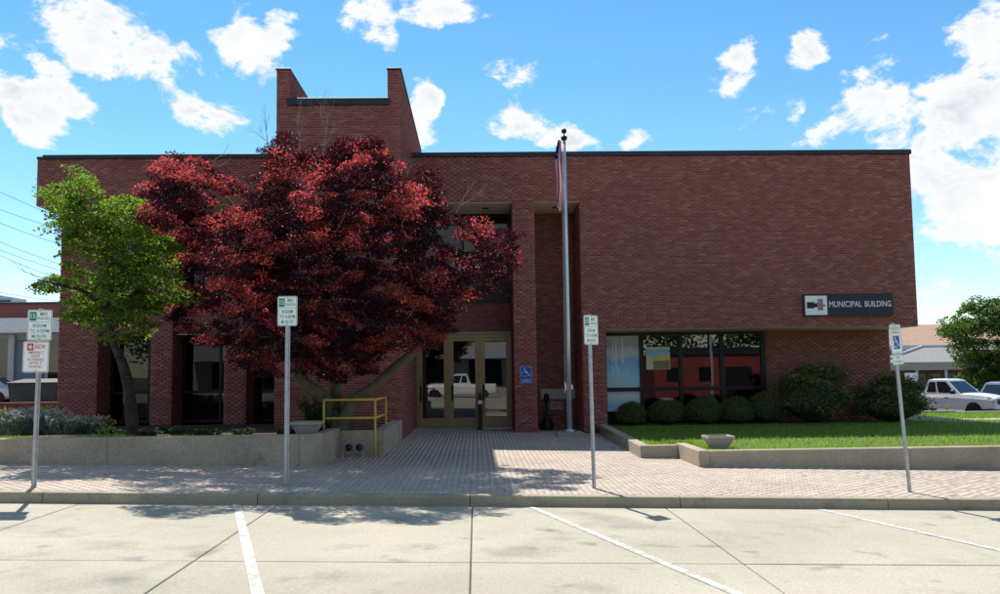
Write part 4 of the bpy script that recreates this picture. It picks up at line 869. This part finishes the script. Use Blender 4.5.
# silver perennials and dark low plants in the bed on the left
def perennial(name, label, c, h, rr, n, leaf, group, flower=None, cat='plant'):
    r = empty(name, c, 0, label, cat, group); V = []; Fq = []; C_ = []
    m = MB()
    for k in range(n):
        a = random.uniform(0, 6.283); q = rr*math.sqrt(random.random()); tip = np.array([q*math.cos(a)*1.25, q*math.sin(a)*1.25, h*random.uniform(.6, 1.1)]); b0 = np.array([q*.4*math.cos(a), q*.4*math.sin(a), -.03])
        m.tube([b0, (b0+tip)/2+np.array([0, 0, .04]), tip], [.006, .005, .003], 3, cap=False)
        for t in np.linspace(.15, 1, 12): C_.append(b0+(tip-b0)*t+RNG.normal(0, .022, 3))
        if flower: 
            for z in range(7): V.append(tip+RNG.normal(0, .02, 3))
    m.build('stems', leaf, r); link('foliage', leaves(np.array(C_), .06 if flower else .085, .25, .3 if flower else .5), leaf, r)
    if flower: tag(link('flowers', leaves(np.array(V), .05, .4, .9), flower, r), kind='stuff')
WHITEF = leafmat('pale_flower', (.62, .60, .52), (.4, .4, .3), .2, .3); YELF = leafmat('yellow_flower', (.70, .50, .06), (.5, .4, .05), .2, .3)
for k in range(13):
    u = -8+8.6*k+random.uniform(-3, 3); Y = random.uniform(-5.6, -3.6); p = at(u, 432, Y); z = bedz(p[0], p[1])
    perennial('silver_perennial', 'silvery grey-leaved perennial with '+('pale' if k % 6 else 'yellow')+' flowers by the brick corner pier', (p[0], p[1], z), random.uniform(.42, .6) if u < 60 else .36, .36, 46, L_SILVER, 'silver perennials at the corner of the bed', WHITEF if k % 6 else YELF)
for k in range(10):
    u = random.uniform(90, 330); Y = random.uniform(-8.9, -5.2); p = at(u, 430, Y); z = bedz(p[0], p[1])
    perennial('bed_plant', 'low dark leafy plant in the shaded bed under the trees', (p[0], p[1], z), random.uniform(.10, .16), .22, 22, L_DARK, 'low plants in the shaded bed')
p = at(322, 420, -7.4); perennial('bed_shrub', 'dark loose bush at the foot of the maple by the railing', (p[0], p[1], bedz(p[0], p[1])), .75, .42, 80, L_DARK, None, cat='shrub')
# ================================================================== NEIGHBOURS, VEHICLES, BACKDROP
FLAT = mat('fascia_white', (.62, .63, .64), .6, var=.06); BLUEG = mat('garage_door_grey', (.22, .27, .34), .6, var=.08); ROOFT = mat('tan_shingle', (.36, .235, .165), .9, var=.12, scale=2, fine=.15, fscale=9); ROOFG = mat('grey_shingle', (.24, .235, .23), .9, var=.1, fine=.15, fscale=9)
TANW = mat('tan_wall', (.36, .31, .25), .9, var=.1); WHITEP = mat('white_car_paint', (.74, .74, .72), .25, var=.03, spec=.6); RUBBER = mat('tyre_rubber', (.02, .02, .02), .85, var=.1); DKGLASS = mat('car_glass', (.015, .018, .022), .06, spec=.8, var=.05); RIM = mat('wheel_rim', (.45, .45, .46), .35, .8, var=.05); HEADL = mat('headlight_glass', (.55, .55, .52), .12, spec=.8, var=.05); TAILR = mat('tail_light_red', (.45, .015, .02), .2, spec=.6, var=.05); SILVERB = mat('blue_silver_paint', (.20, .25, .33), .3, .5, var=.04)
# left neighbour: low brick and white garage
nb = empty('garage_building', (-24, 17, .4), label='low garage building with white fascia beyond the corner pier', cat='building')
def nbp(name, m, mt): return put(m.build(name, mt, nb), nb)
zt = at(30, 304, 17)[2]; zf = at(30, 320, 16.6)[2]; zu = at(30, 334, 16.6)[2]
nbp('parapet', MB().box(-46, -13.5, 17, 17.3, zf-.5, zt), BRICKDARK); nbp('coping', MB().bevbox(-46, -13.4, 16.92, 17.38, zt+.002, zt+.09, .01), COPING)
nbp('roof', MB().box(-46, -13.5, 17.3, 32, zt-.6, zt-.5), ASPH); nbp('wall', MB().box(-46, -13.5, 17.3, 17.6, .0, zf-.5), mat('garage_wall', (.50, .52, .54), .8, var=.08))
nbp('canopy', MB().box(-46, -13.5, 15.0, 16.98, zu, zf), FLAT)
xd0 = at(16, 350, 17.2)[0]; xd1 = at(44, 350, 17.2)[0]; gd = nbp('garage_door', MB().box(xd0, xd1, 17.24, 17.295, .3, zu-.25), BLUEG)
for k in range(4): MB().box(xd0+.02, xd1-.02, 17.225, 17.239, .34+.62*k, .93+.62*k).build('door_panel', BLUEG, gd)
xa = at(-6, 350, 17.2)[0]; xb = at(8, 350, 17.2)[0]; nbp('window', MB().box(xa, xb, 17.25, 17.296, .5, zu-.2), DKGLASS); nbp('pilaster', MB().box(xb+.05, xd0-.05, 17.1, 17.296, .2, zu-.02), FLAT)
x0 = at(48, 350, 17.2)[0]; nbp('window', MB().box(x0, -13.6, 17.25, 17.296, 1.1, zu-.25), DKGLASS)
m = empty('rooftop_unit', tuple(at(2, 304, 24)-np.array([0, 0, .3])), 0, 'grey ventilation unit on the garage roof', 'air unit')
MB().bevbox(-1.0, .95, -.8, .8, -.35, .62, .04).build('casing', GALV, m); MB().bevbox(-.9, .4, -.7, .7, .625, .72, .03).build('hood', GALV, m)
for k in range(5): MB().box(-.9, .85, -.822, -.803, -.2+.14*k, -.12+.14*k).build('louvre', BRONZE, m)
yw = 3.2; lowz1 = at(30, 403, yw)[2]; bw = empty('boundary_wall', (-17, yw, .2), label='low red brick wall running from the corner pier to the yard', cat='wall')
put(MB().box(-24, -12.62, yw+.012, yw+.28, -.2, lowz1-.05).build('wall_core', MORTAR, bw), bw); o = put(link('brickwork', bricks([('x', yw+.012, -1, -24, -12.62, -.1, lowz1-.05)]), BRICK, bw), bw); o['kind'] = 'stuff'; put(MB().bevbox(-24, -12.62, yw-.03, yw+.31, lowz1-.05, lowz1+.02, .012).build('capping', BRICKDARK, bw), bw)
# dumpster in the yard
dm = empty('dumpster', (at(40, 395, 12)[0], 12, .35), label='dark rubbish container in the yard behind the brick wall', cat='container')
MB().add([(-.9, -.6, .1), (.9, -.6, .1), (.9, .6, .1), (-.9, .6, .1), (-1.0, -.7, 1.15), (1.0, -.7, 1.15), (1.0, .7, 1.3), (-1.0, .7, 1.3)], [(0, 1, 2, 3), (4, 5, 6, 7), (0, 1, 5, 4), (1, 2, 6, 5), (2, 3, 7, 6), (3, 0, 4, 7)]).build('bin', BLACK, dm)
MB().add([(-1.04, -.76, 1.16), (1.04, -.76, 1.16), (1.04, .74, 1.31), (-1.04, .74, 1.31), (-1.04, -.76, 1.21), (1.04, -.76, 1.21), (1.04, .74, 1.36), (-1.04, .74, 1.36)], [(0, 1, 2, 3), (4, 5, 6, 7), (0, 1, 5, 4), (1, 2, 6, 5), (2, 3, 7, 6), (3, 0, 4, 7)]).build('lid', BLACK, dm)
for x in (-.8, .8): MB().lathe([(.08, 0), (.1, .02), (.1, .08), (.08, .1)], (x, -.45, .0), 10).build('caster', RUBBER, dm)
# ---- vehicles
def loft(mb, st):
    n = len(st[0]); mb.add([p for r_ in st for p in r_], [(i*n+k, i*n+(k+1) % n, (i+1)*n+(k+1) % n, (i+1)*n+k) for i in range(len(st)-1) for k in range(n)]+[tuple(range(n))[::-1], tuple((len(st)-1)*n+k for k in range(n))])
def section(x, w, zb, zm, zt, crown=.03, wt=None):
    wt = wt or w*.93
    return [(x, -w*.96, zb), (x, -w, zb+.12), (x, -w, zm), (x, -wt, zt-.01), (x, -wt*.6, zt+crown*.8), (x, 0, zt+crown), (x, wt*.6, zt+crown*.8), (x, wt, zt-.01), (x, w, zm), (x, w, zb+.12), (x, w*.96, zb)]
def wheel(parent, x, y, r_, s):
    t = MB(); t.lathe([(r_*.62, -.11), (r_*.9, -.115), (r_, -.08), (r_, .08), (r_*.9, .115), (r_*.62, .11)], n=22); w = t.build('tyre', RUBBER, None, smooth=False, xf=Matrix.Translation((x, y, r_)) @ Matrix.Rotation(math.radians(90), 4, 'X'))
    w.name = 'wheel'; w.parent = parent
    k = MB(); k.lathe([(r_*.60, -.07), (r_*.62, .085), (r_*.5, .06), (r_*.2, .075), (.03, .095)], n=16); k.build('rim', RIM, w, xf=Matrix.Translation((x, y, r_)) @ Matrix.Rotation(math.radians(90 if s < 0 else -90), 4, 'X'))
    a = MB(); n = 18; R0, R1 = r_*1.05, r_*1.22
    a.add([(x+q*math.cos(t_), y+s*.03, r_+q*math.sin(t_)) for q in (.02, R1) for t_ in np.linspace(-.25, math.pi+.25, n)], [(i, i+1, n+i+1, n+i) for i in range(n-1)]); a.build('wheel_arch', BLACK, parent)
def cabin(parent, paint, base, roof, wb, wr, zb, zr):
    (b0, b1), (r0, r1) = base, roof; m = MB()
    v = [(b0, -wb, zb), (b1, -wb, zb), (b1, wb, zb), (b0, wb, zb), (r0, -wr, zr), (r1, -wr, zr), (r1, wr, zr), (r0, wr, zr), (r0+.1, -wr*.6, zr+.05), (r1-.12, -wr*.6, zr+.05), (r1-.12, wr*.6, zr+.05), (r0+.1, wr*.6, zr+.05)]
    m.add(v, [(0, 1, 5, 4), (1, 2, 6, 5), (2, 3, 7, 6), (3, 0, 4, 7), (4, 5, 9, 8), (5, 6, 10, 9), (6, 7, 11, 10), (7, 4, 8, 11), (8, 9, 10, 11)]); c_ = m.build('cabin', paint, parent)
    V = [np.array(p) for p in v]
    def pane(q, name, a0, a1, t0, t1, off=.006):
        p = [V[i] for i in q]; nrm = np.cross(p[1]-p[0], p[3]-p[0]); nrm /= np.linalg.norm(nrm); cen = np.mean(p, 0); ctr = np.array([(b0+b1)/2, 0, (zb+zr)/2])
        if np.dot(nrm, cen-ctr) < 0: nrm = -nrm
        P = lambda a, t: (p[0]*(1-a)+p[1]*a)*(1-t)+(p[3]*(1-a)+p[2]*a)*t+nrm*off
        MB().add([P(a0, t0), P(a1, t0), P(a1, t1), P(a0, t1)], [(0, 1, 2, 3)]).build(name, DKGLASS, c_)
    pane((1, 2, 6, 5), 'windscreen', .05, .95, .06, .90); pane((3, 0, 4, 7), 'rear_window', .08, .92, .12, .88)
    return pane, c_
def pickup(loc, rz, label, group=None):
    r = empty('pickup_truck', loc, rz, label, 'truck', group)
    m = MB(); loft(m, [section(-2.62, .84, .50, .80, 1.02, .0), section(-2.55, .90, .42, .85, 1.05, .0), section(-.75, .92, .38, .88, 1.06, .0), section(-.72, .92, .38, .88, 1.04, .02), section(.95, .92, .36, .88, 1.06, .05), section(1.6, .92, .40, .86, 1.04, .06), section(2.3, .90, .42, .82, .97, .05), section(2.55, .84, .46, .78, .88, .03)]); m.build('body', WHITEP, r)
    MB().box(-2.45, -.85, -.80, .80, 1.045, 1.068).build('bed_liner', BLACK, r)
    pane, cb = cabin(r, WHITEP, (-.80, 1.02), (-.62, .30), .84, .68, 1.05, 1.70)
    for q in ((0, 1, 5, 4), (3, 2, 6, 7)): pane(q, 'side_window', .42, .88, .10, .88); pane(q, 'side_window', .08, .36, .12, .86)
    for s in (-1, 1):
        for x in (-1.65, 1.65): wheel(r, x, s*.84, .36, s)
        MB().bevbox(2.40, 2.57, s*.72-.14, s*.72+.14, .66, .84, .02).build('headlight', HEADL, r); MB().bevbox(.70, .84, s*1.0-.1, s*1.0+.1, 1.06, 1.24, .02).build('mirror', BLACK, r)
        MB().box(.28, .50, s*.924-.006, s*.924+.006, .86, .90).build('door_handle', BLACK, r); MB().box(-2.63, -2.57, s*.78-.07, s*.78+.07, .65, .98).build('tail_light', TAILR, r)
    MB().bevbox(2.50, 2.68, -.88, .88, .42, .60, .03).build('front_bumper', WHITEP, r); gr = MB().box(2.53, 2.575, -.55, .55, .64, .84).build('grille', BLACK, r)
    for k in range(3): MB().box(2.575, 2.585, -.54, .54, .67+.06*k, .69+.06*k).build('grille_bar', RIM, gr)
    MB().bevbox(-2.74, -2.60, -.85, .85, .46, .62, .03).build('rear_bumper', RIM, r)
    return r
def sedan(loc, rz, label, paint, suv=False):
    r = empty('parked_car', loc, rz, label, 'car'); H = 1.62 if suv else 1.42; zb = .98 if suv else .90
    m = MB(); loft(m, [section(-2.28, .72, .44, .72, zb-.06, .0), section(-2.15, .84, .32, .75, zb-.01, .02), section(-1.2, .89, .24, .76, zb, .02), section(.6, .89, .24, .76, zb, .02), section(1.5, .87, .26, .72, zb-.10, .05), section(2.15, .80, .32, .62, zb-.26, .04), section(2.3, .66, .40, .56, zb-.34, .02)]); m.build('body', paint, r)
    pane, cb = cabin(r, paint, (-1.95 if suv else -1.7, 1.15), (-1.6 if suv else -.95, .25), .80, .60, zb-.01, H)
    for q in ((0, 1, 5, 4), (3, 2, 6, 7)): pane(q, 'side_window', .46, .86, .08, .86); pane(q, 'side_window', .10, .42, .08, .84)
    for s in (-1, 1):
        for x in (-1.38, 1.38): wheel(r, x, s*.80, .32, s)
        MB().bevbox(2.10, 2.26, s*.62-.12, s*.62+.12, .52, .64, .02).build('headlight', HEADL, r); MB().bevbox(-2.29, -2.12, s*.66-.15, s*.66+.15, .66, .84, .02).build('tail_light', TAILR, r); MB().bevbox(.72, .88, s*.96-.08, s*.96+.08, zb, zb+.14, .02).build('mirror', paint, r)
    MB().bevbox(-2.36, -2.2, -.78, .78, .36, .52, .03).build('rear_bumper', paint, r); MB().box(-2.30, -2.285, -.25, .25, .62, .74).build('number_plate', SIGNW, r)
    return r
tp = at(951, 413, 15.5); pickup((tp[0], 15.5, gz(tp[0])-.06), math.radians(-60), 'white pickup truck parked on the lot beyond the lawn')
tp = at(1024, 413, 14.5); sedan((tp[0], 14.5, gz(tp[0])-.06), math.radians(20), 'blue-grey car parked beside the white pickup', SILVERB, True)
tp = at(-32, 402, 14); sedan((tp[0], 14, gz(tp[0])+.02), math.radians(180+12), 'silver car with red tail light beside the garage', mat('silver_paint', (.45, .46, .47), .3, .5, var=.04))
# ---- right background: tan-roofed building with a grey-roofed porch
def bg(name, m, mt, par): return put(m.build(name, mt, par), par)
Yb = 62; rb = empty('tan_roof_building', (36, Yb, -.9), label='long low building with broad tan shingle roof behind the lot', cat='building')
z0 = at(930, 345, Yb)[2]; z1 = at(930, 324, Yb+9)[2]
bg('roof', MB().add([(22, Yb, z0), (75, Yb, z0), (75, Yb+10, z1), (22, Yb+10, z1), (22, Yb, z0-.1), (75, Yb, z0-.1)], [(0, 1, 2, 3), (4, 5, 1, 0)]), ROOFT, rb); bg('fascia', MB().box(22, 75, Yb-.06, Yb+.1, z0-.45, z0-.001), FLAT, rb); bg('wall', MB().box(23, 74, Yb+1, Yb+10, -1.5, z0-.46), TANW, rb)
Yp = 46; pb = empty('porch_building', (30, Yp, -.7), label='porch with grey hipped roof and beige fascia behind the pickup', cat='building')
za = at(930, 362, Yp)[2]; zb_ = at(930, 347, Yp+6)[2]; xa, xb = at(885, 362, Yp)[0], at(975, 362, Yp)[0]; xc = at(922, 350, Yp+6)[0]
bg('roof', MB().add([(xa-.5, Yp, za), (xb+3, Yp, za), (xb+1, Yp+6, zb_), (xc, Yp+6, zb_)], [(0, 1, 2, 3)]), ROOFG, pb)
bg('ridge_trim', MB().tube([(xa-.5, Yp-.02, za+.08), (xc, Yp+6, zb_+.08)], .11, 6).tube([(xc, Yp+6, zb_+.08), (xb+1, Yp+6, zb_+.08)], .12, 6), FLAT, pb)
zc = at(930, 370, Yp)[2]; bg('fascia', MB().box(xa-.5, xb+3, Yp-.05, Yp+.08, zc, za-.005), mat('beige_fascia', (.42, .37, .30), .8, var=.06), pb); bg('wall', MB().box(xa, xb+2.5, Yp+1.5, Yp+6, -1.5, zc), mat('porch_brick', (.18, .115, .085), .9, var=.12, fine=.15, fscale=12), pb)
for k in range(6):
    x = xa+.6+1.25*k; w = bg('window', MB().box(x, x+.9, Yp+1.44, Yp+1.498, .1, zc-.35), TANW, pb); MB().box(x+.08, x+.82, Yp+1.42, Yp+1.438, .2, zc-.45).build('pane', DKGLASS, w)
for k in range(4): bg('post', MB().box(xa+.2+2.4*k, xa+.36+2.4*k, Yp+.1, Yp+.26, -1.2, zc), FLAT, pb)
sg = empty('lot_sign', (at(912, 405, 17)[0], 17, gz(16)-.1), label='small white notice on a post behind the corner evergreen', cat='sign'); MB().box(-.03, .03, -.03, .03, 0, 1.3).build('post', GALV, sg); MB().prism(rrect(.6, .85, .04, cx=0, cz=1.5), -.045, -.035).build('sign_plate', SIGNW, sg)
for k, (u, lb) in enumerate(((929, 'short yellow post by the door of the pickup'), (947, 'short yellow post by the front wheel of the pickup'))):
    p = at(u, 408, 9.5); b = empty('bollard', (p[0], 9.5, gz(p[0])-.06), 0, lb, 'bollard', 'yellow posts along the lot edge'); MB().lathe([(.05, 0), (.05, .62), (.03, .66)], n=10).build('post', YELLOW, b); MB().lathe([(.09, 0), (.09, .03)], n=10).build('foot', GALV, b)
for k in range(5):
    p = at(978+5*k, 397, 26+k*.5); perennial('yellow_flowers', 'yellow-flowered plant in the bed at the foot of the leafy tree', (p[0], p[1], gz(p[0])-.06), .7, .6, 40, L_BOX, 'yellow flowers under the leafy tree', YELF)
# leafy tree at the right
Yt = 30; tb = A(985, 408, Yt); TR = [(940, 336), (944, 320), (956, 312), (962, 300), (980, 296), (1000, 300), (1020, 292), (1050, 300), (1072, 322), (1080, 350), (1070, 378), (1040, 394), (1000, 396), (972, 390), (958, 374), (952, 356)]
tree('leafy_tree', 'round green leafy tree standing beyond the white pickup', [([zfix(tb, -.8), A(992, 385, Yt), A(1000, 360, Yt), A(1005, 330, Yt)], [.2, .17, .13, .05]), ([A(995, 375, Yt), A(975, 350, Yt-.5), A(965, 330, Yt-.5)], [.1, .07, .03])], TR, 190, Yt, 3.0, Yt+4, 230, .17, .75, .34, L_TREE, BARKG, .45, .5, inset=4, voids=8)
# ---- distant trees closing the horizon
def far_tree(x, y, h, rr, label, group):
    r = empty('background_tree', (x, y, gz(x)-.3), 0, label, 'tree', group)
    MB().tube([(0, 0, -.3), (.1, 0, h*.35), (0, .1, h*.7)], [.28, .2, .08], 8).build('trunk', BARKG, r, smooth=True)
    cl = []
    while len(cl) < 46:
        q = RNG.uniform(-1, 1, 3)
        if np.linalg.norm(q) < 1: cl.append(q*np.array([rr, rr, h*.40])+np.array([0, 0, h*.60]))
    link('crown', leaves(clump_leaves(np.array(cl), 110, rr*.36, rr*.26), .40, .35), L_TREE, r)
GT = 'trees beyond the neighbouring buildings'
for k, (x, y, h, rr) in enumerate(((-62, 70, 8, 5), (-50, 78, 7, 5), (60, 95, 7, 6), (74, 88, 8, 6), (48, 105, 6, 5))): far_tree(x, y, h, rr, 'leafy tree on the horizon behind the neighbouring buildings', GT)
# ---- overhead wires on the left
for k, (v0, v1, u1) in enumerate(((187, 214, 60), (205, 226, 62), (219, 242, 66), (238, 262, 66), (246, 268, 66), (251, 276, 62), (288, 297, 60))):
    a = at(-60, v0-(v1-v0)*.9, 34); b = at(u1+60, v1+(v1-v0)*.9, 42); n = 14
    w = MB().tube([a+(b-a)*t-np.array([0, 0, .35*math.sin(math.pi*t)]) for t in np.linspace(0, 1, n)], .016, 4).build('overhead_wire', BLACK); tag(w, 'thin dark overhead wire against the sky beyond the corner pier', 'wire', 'overhead wires')
# ---- across the street (seen in the glass)
ob = empty('street_building', (-4, -40, 0), label='pale low building across the street mirrored in the entrance doors', cat='building')
bg('wall', MB().box(-22, 8, -52, -40, -.5, 4.2), mat('pale_render', (.36, .35, .32), .85, var=.08), ob); bg('parapet', MB().bevbox(-22.1, 8.1, -52, -39.9, 4.2, 4.6, .03), COPING, ob)
for k in range(7): w = bg('window', MB().box(-20.5+4*k, -18+4*k, -39.99, -39.9, .7, 2.7), DKGLASS, ob)
bg('awning', MB().add([(-22, -39.95, 3.3), (8, -39.95, 3.3), (8, -38.4, 2.8), (-22, -38.4, 2.8)], [(0, 1, 2, 3)]), BLUEG, ob)
rbk = empty('brick_shed', (18, -38, -.4), label='long low red building across the street mirrored in the window wall', cat='building')
bg('wall', MB().box(13.6, 24.5, -46, -38, -1, 2.9), mat('red_siding', (.26, .05, .045), .8, var=.1, scale=1), rbk); bg('roof', MB().add([(13.4, -37.8, 2.9), (24.7, -37.8, 2.9), (24.7, -42, 3.5), (13.4, -42, 3.5)], [(0, 1, 2, 3)]), BLACK, rbk); bg('door', MB().box(19, 21, -37.97, -37.90, -.6, 1.9), BLACK, rbk)
for k in range(18): bg('board', MB().box(13.62+.605*k, 14.2+.605*k, -37.985, -37.972+.012*(k % 2), -.9, 2.85), MATS['red_siding'], rbk)
for x in (14.5, 17, 22.3): bg('window', MB().box(x, x+.9, -37.96, -37.9, .9, 1.9), DKGLASS, rbk)
pickup((-1.2, -32.3, -.1), math.radians(180), 'white pickup truck mirrored in the entrance doors', None)
for k, (x, y, h, rr) in enumerate(((4, -60, 12, 6), (13, -54, 12, 6), (22, -54, 13, 6.5), (31, -56, 12, 6.5), (-28, -56, 11, 6), (-14, -62, 12, 6), (40, -54, 12, 6))): far_tree(x, y, h, rr, 'tall dark tree across the street mirrored in the windows', 'trees across the street')
sl = empty('street_lamp', (16.2, -31.2, gz(16)), label='pale street lamp pole mirrored in the window wall', cat='lamp')
MB().tube([(0, 0, 0), (0, 0, 7.5)], [.11, .07], 12).build('pole', ALU, sl, smooth=True); MB().tube([(0, 0, 7.4), (0, .8, 7.9), (0, 1.6, 7.95)], .04, 8).build('arm', ALU, sl); MB().bevbox(-.15, .15, 1.5, 2.1, 7.85, 8.0, .03).build('lamp_head', GALV, sl); MB().lathe([(.25, -.1), (.25, .1), (.14, .14)], n=12).build('base', GALV, sl)
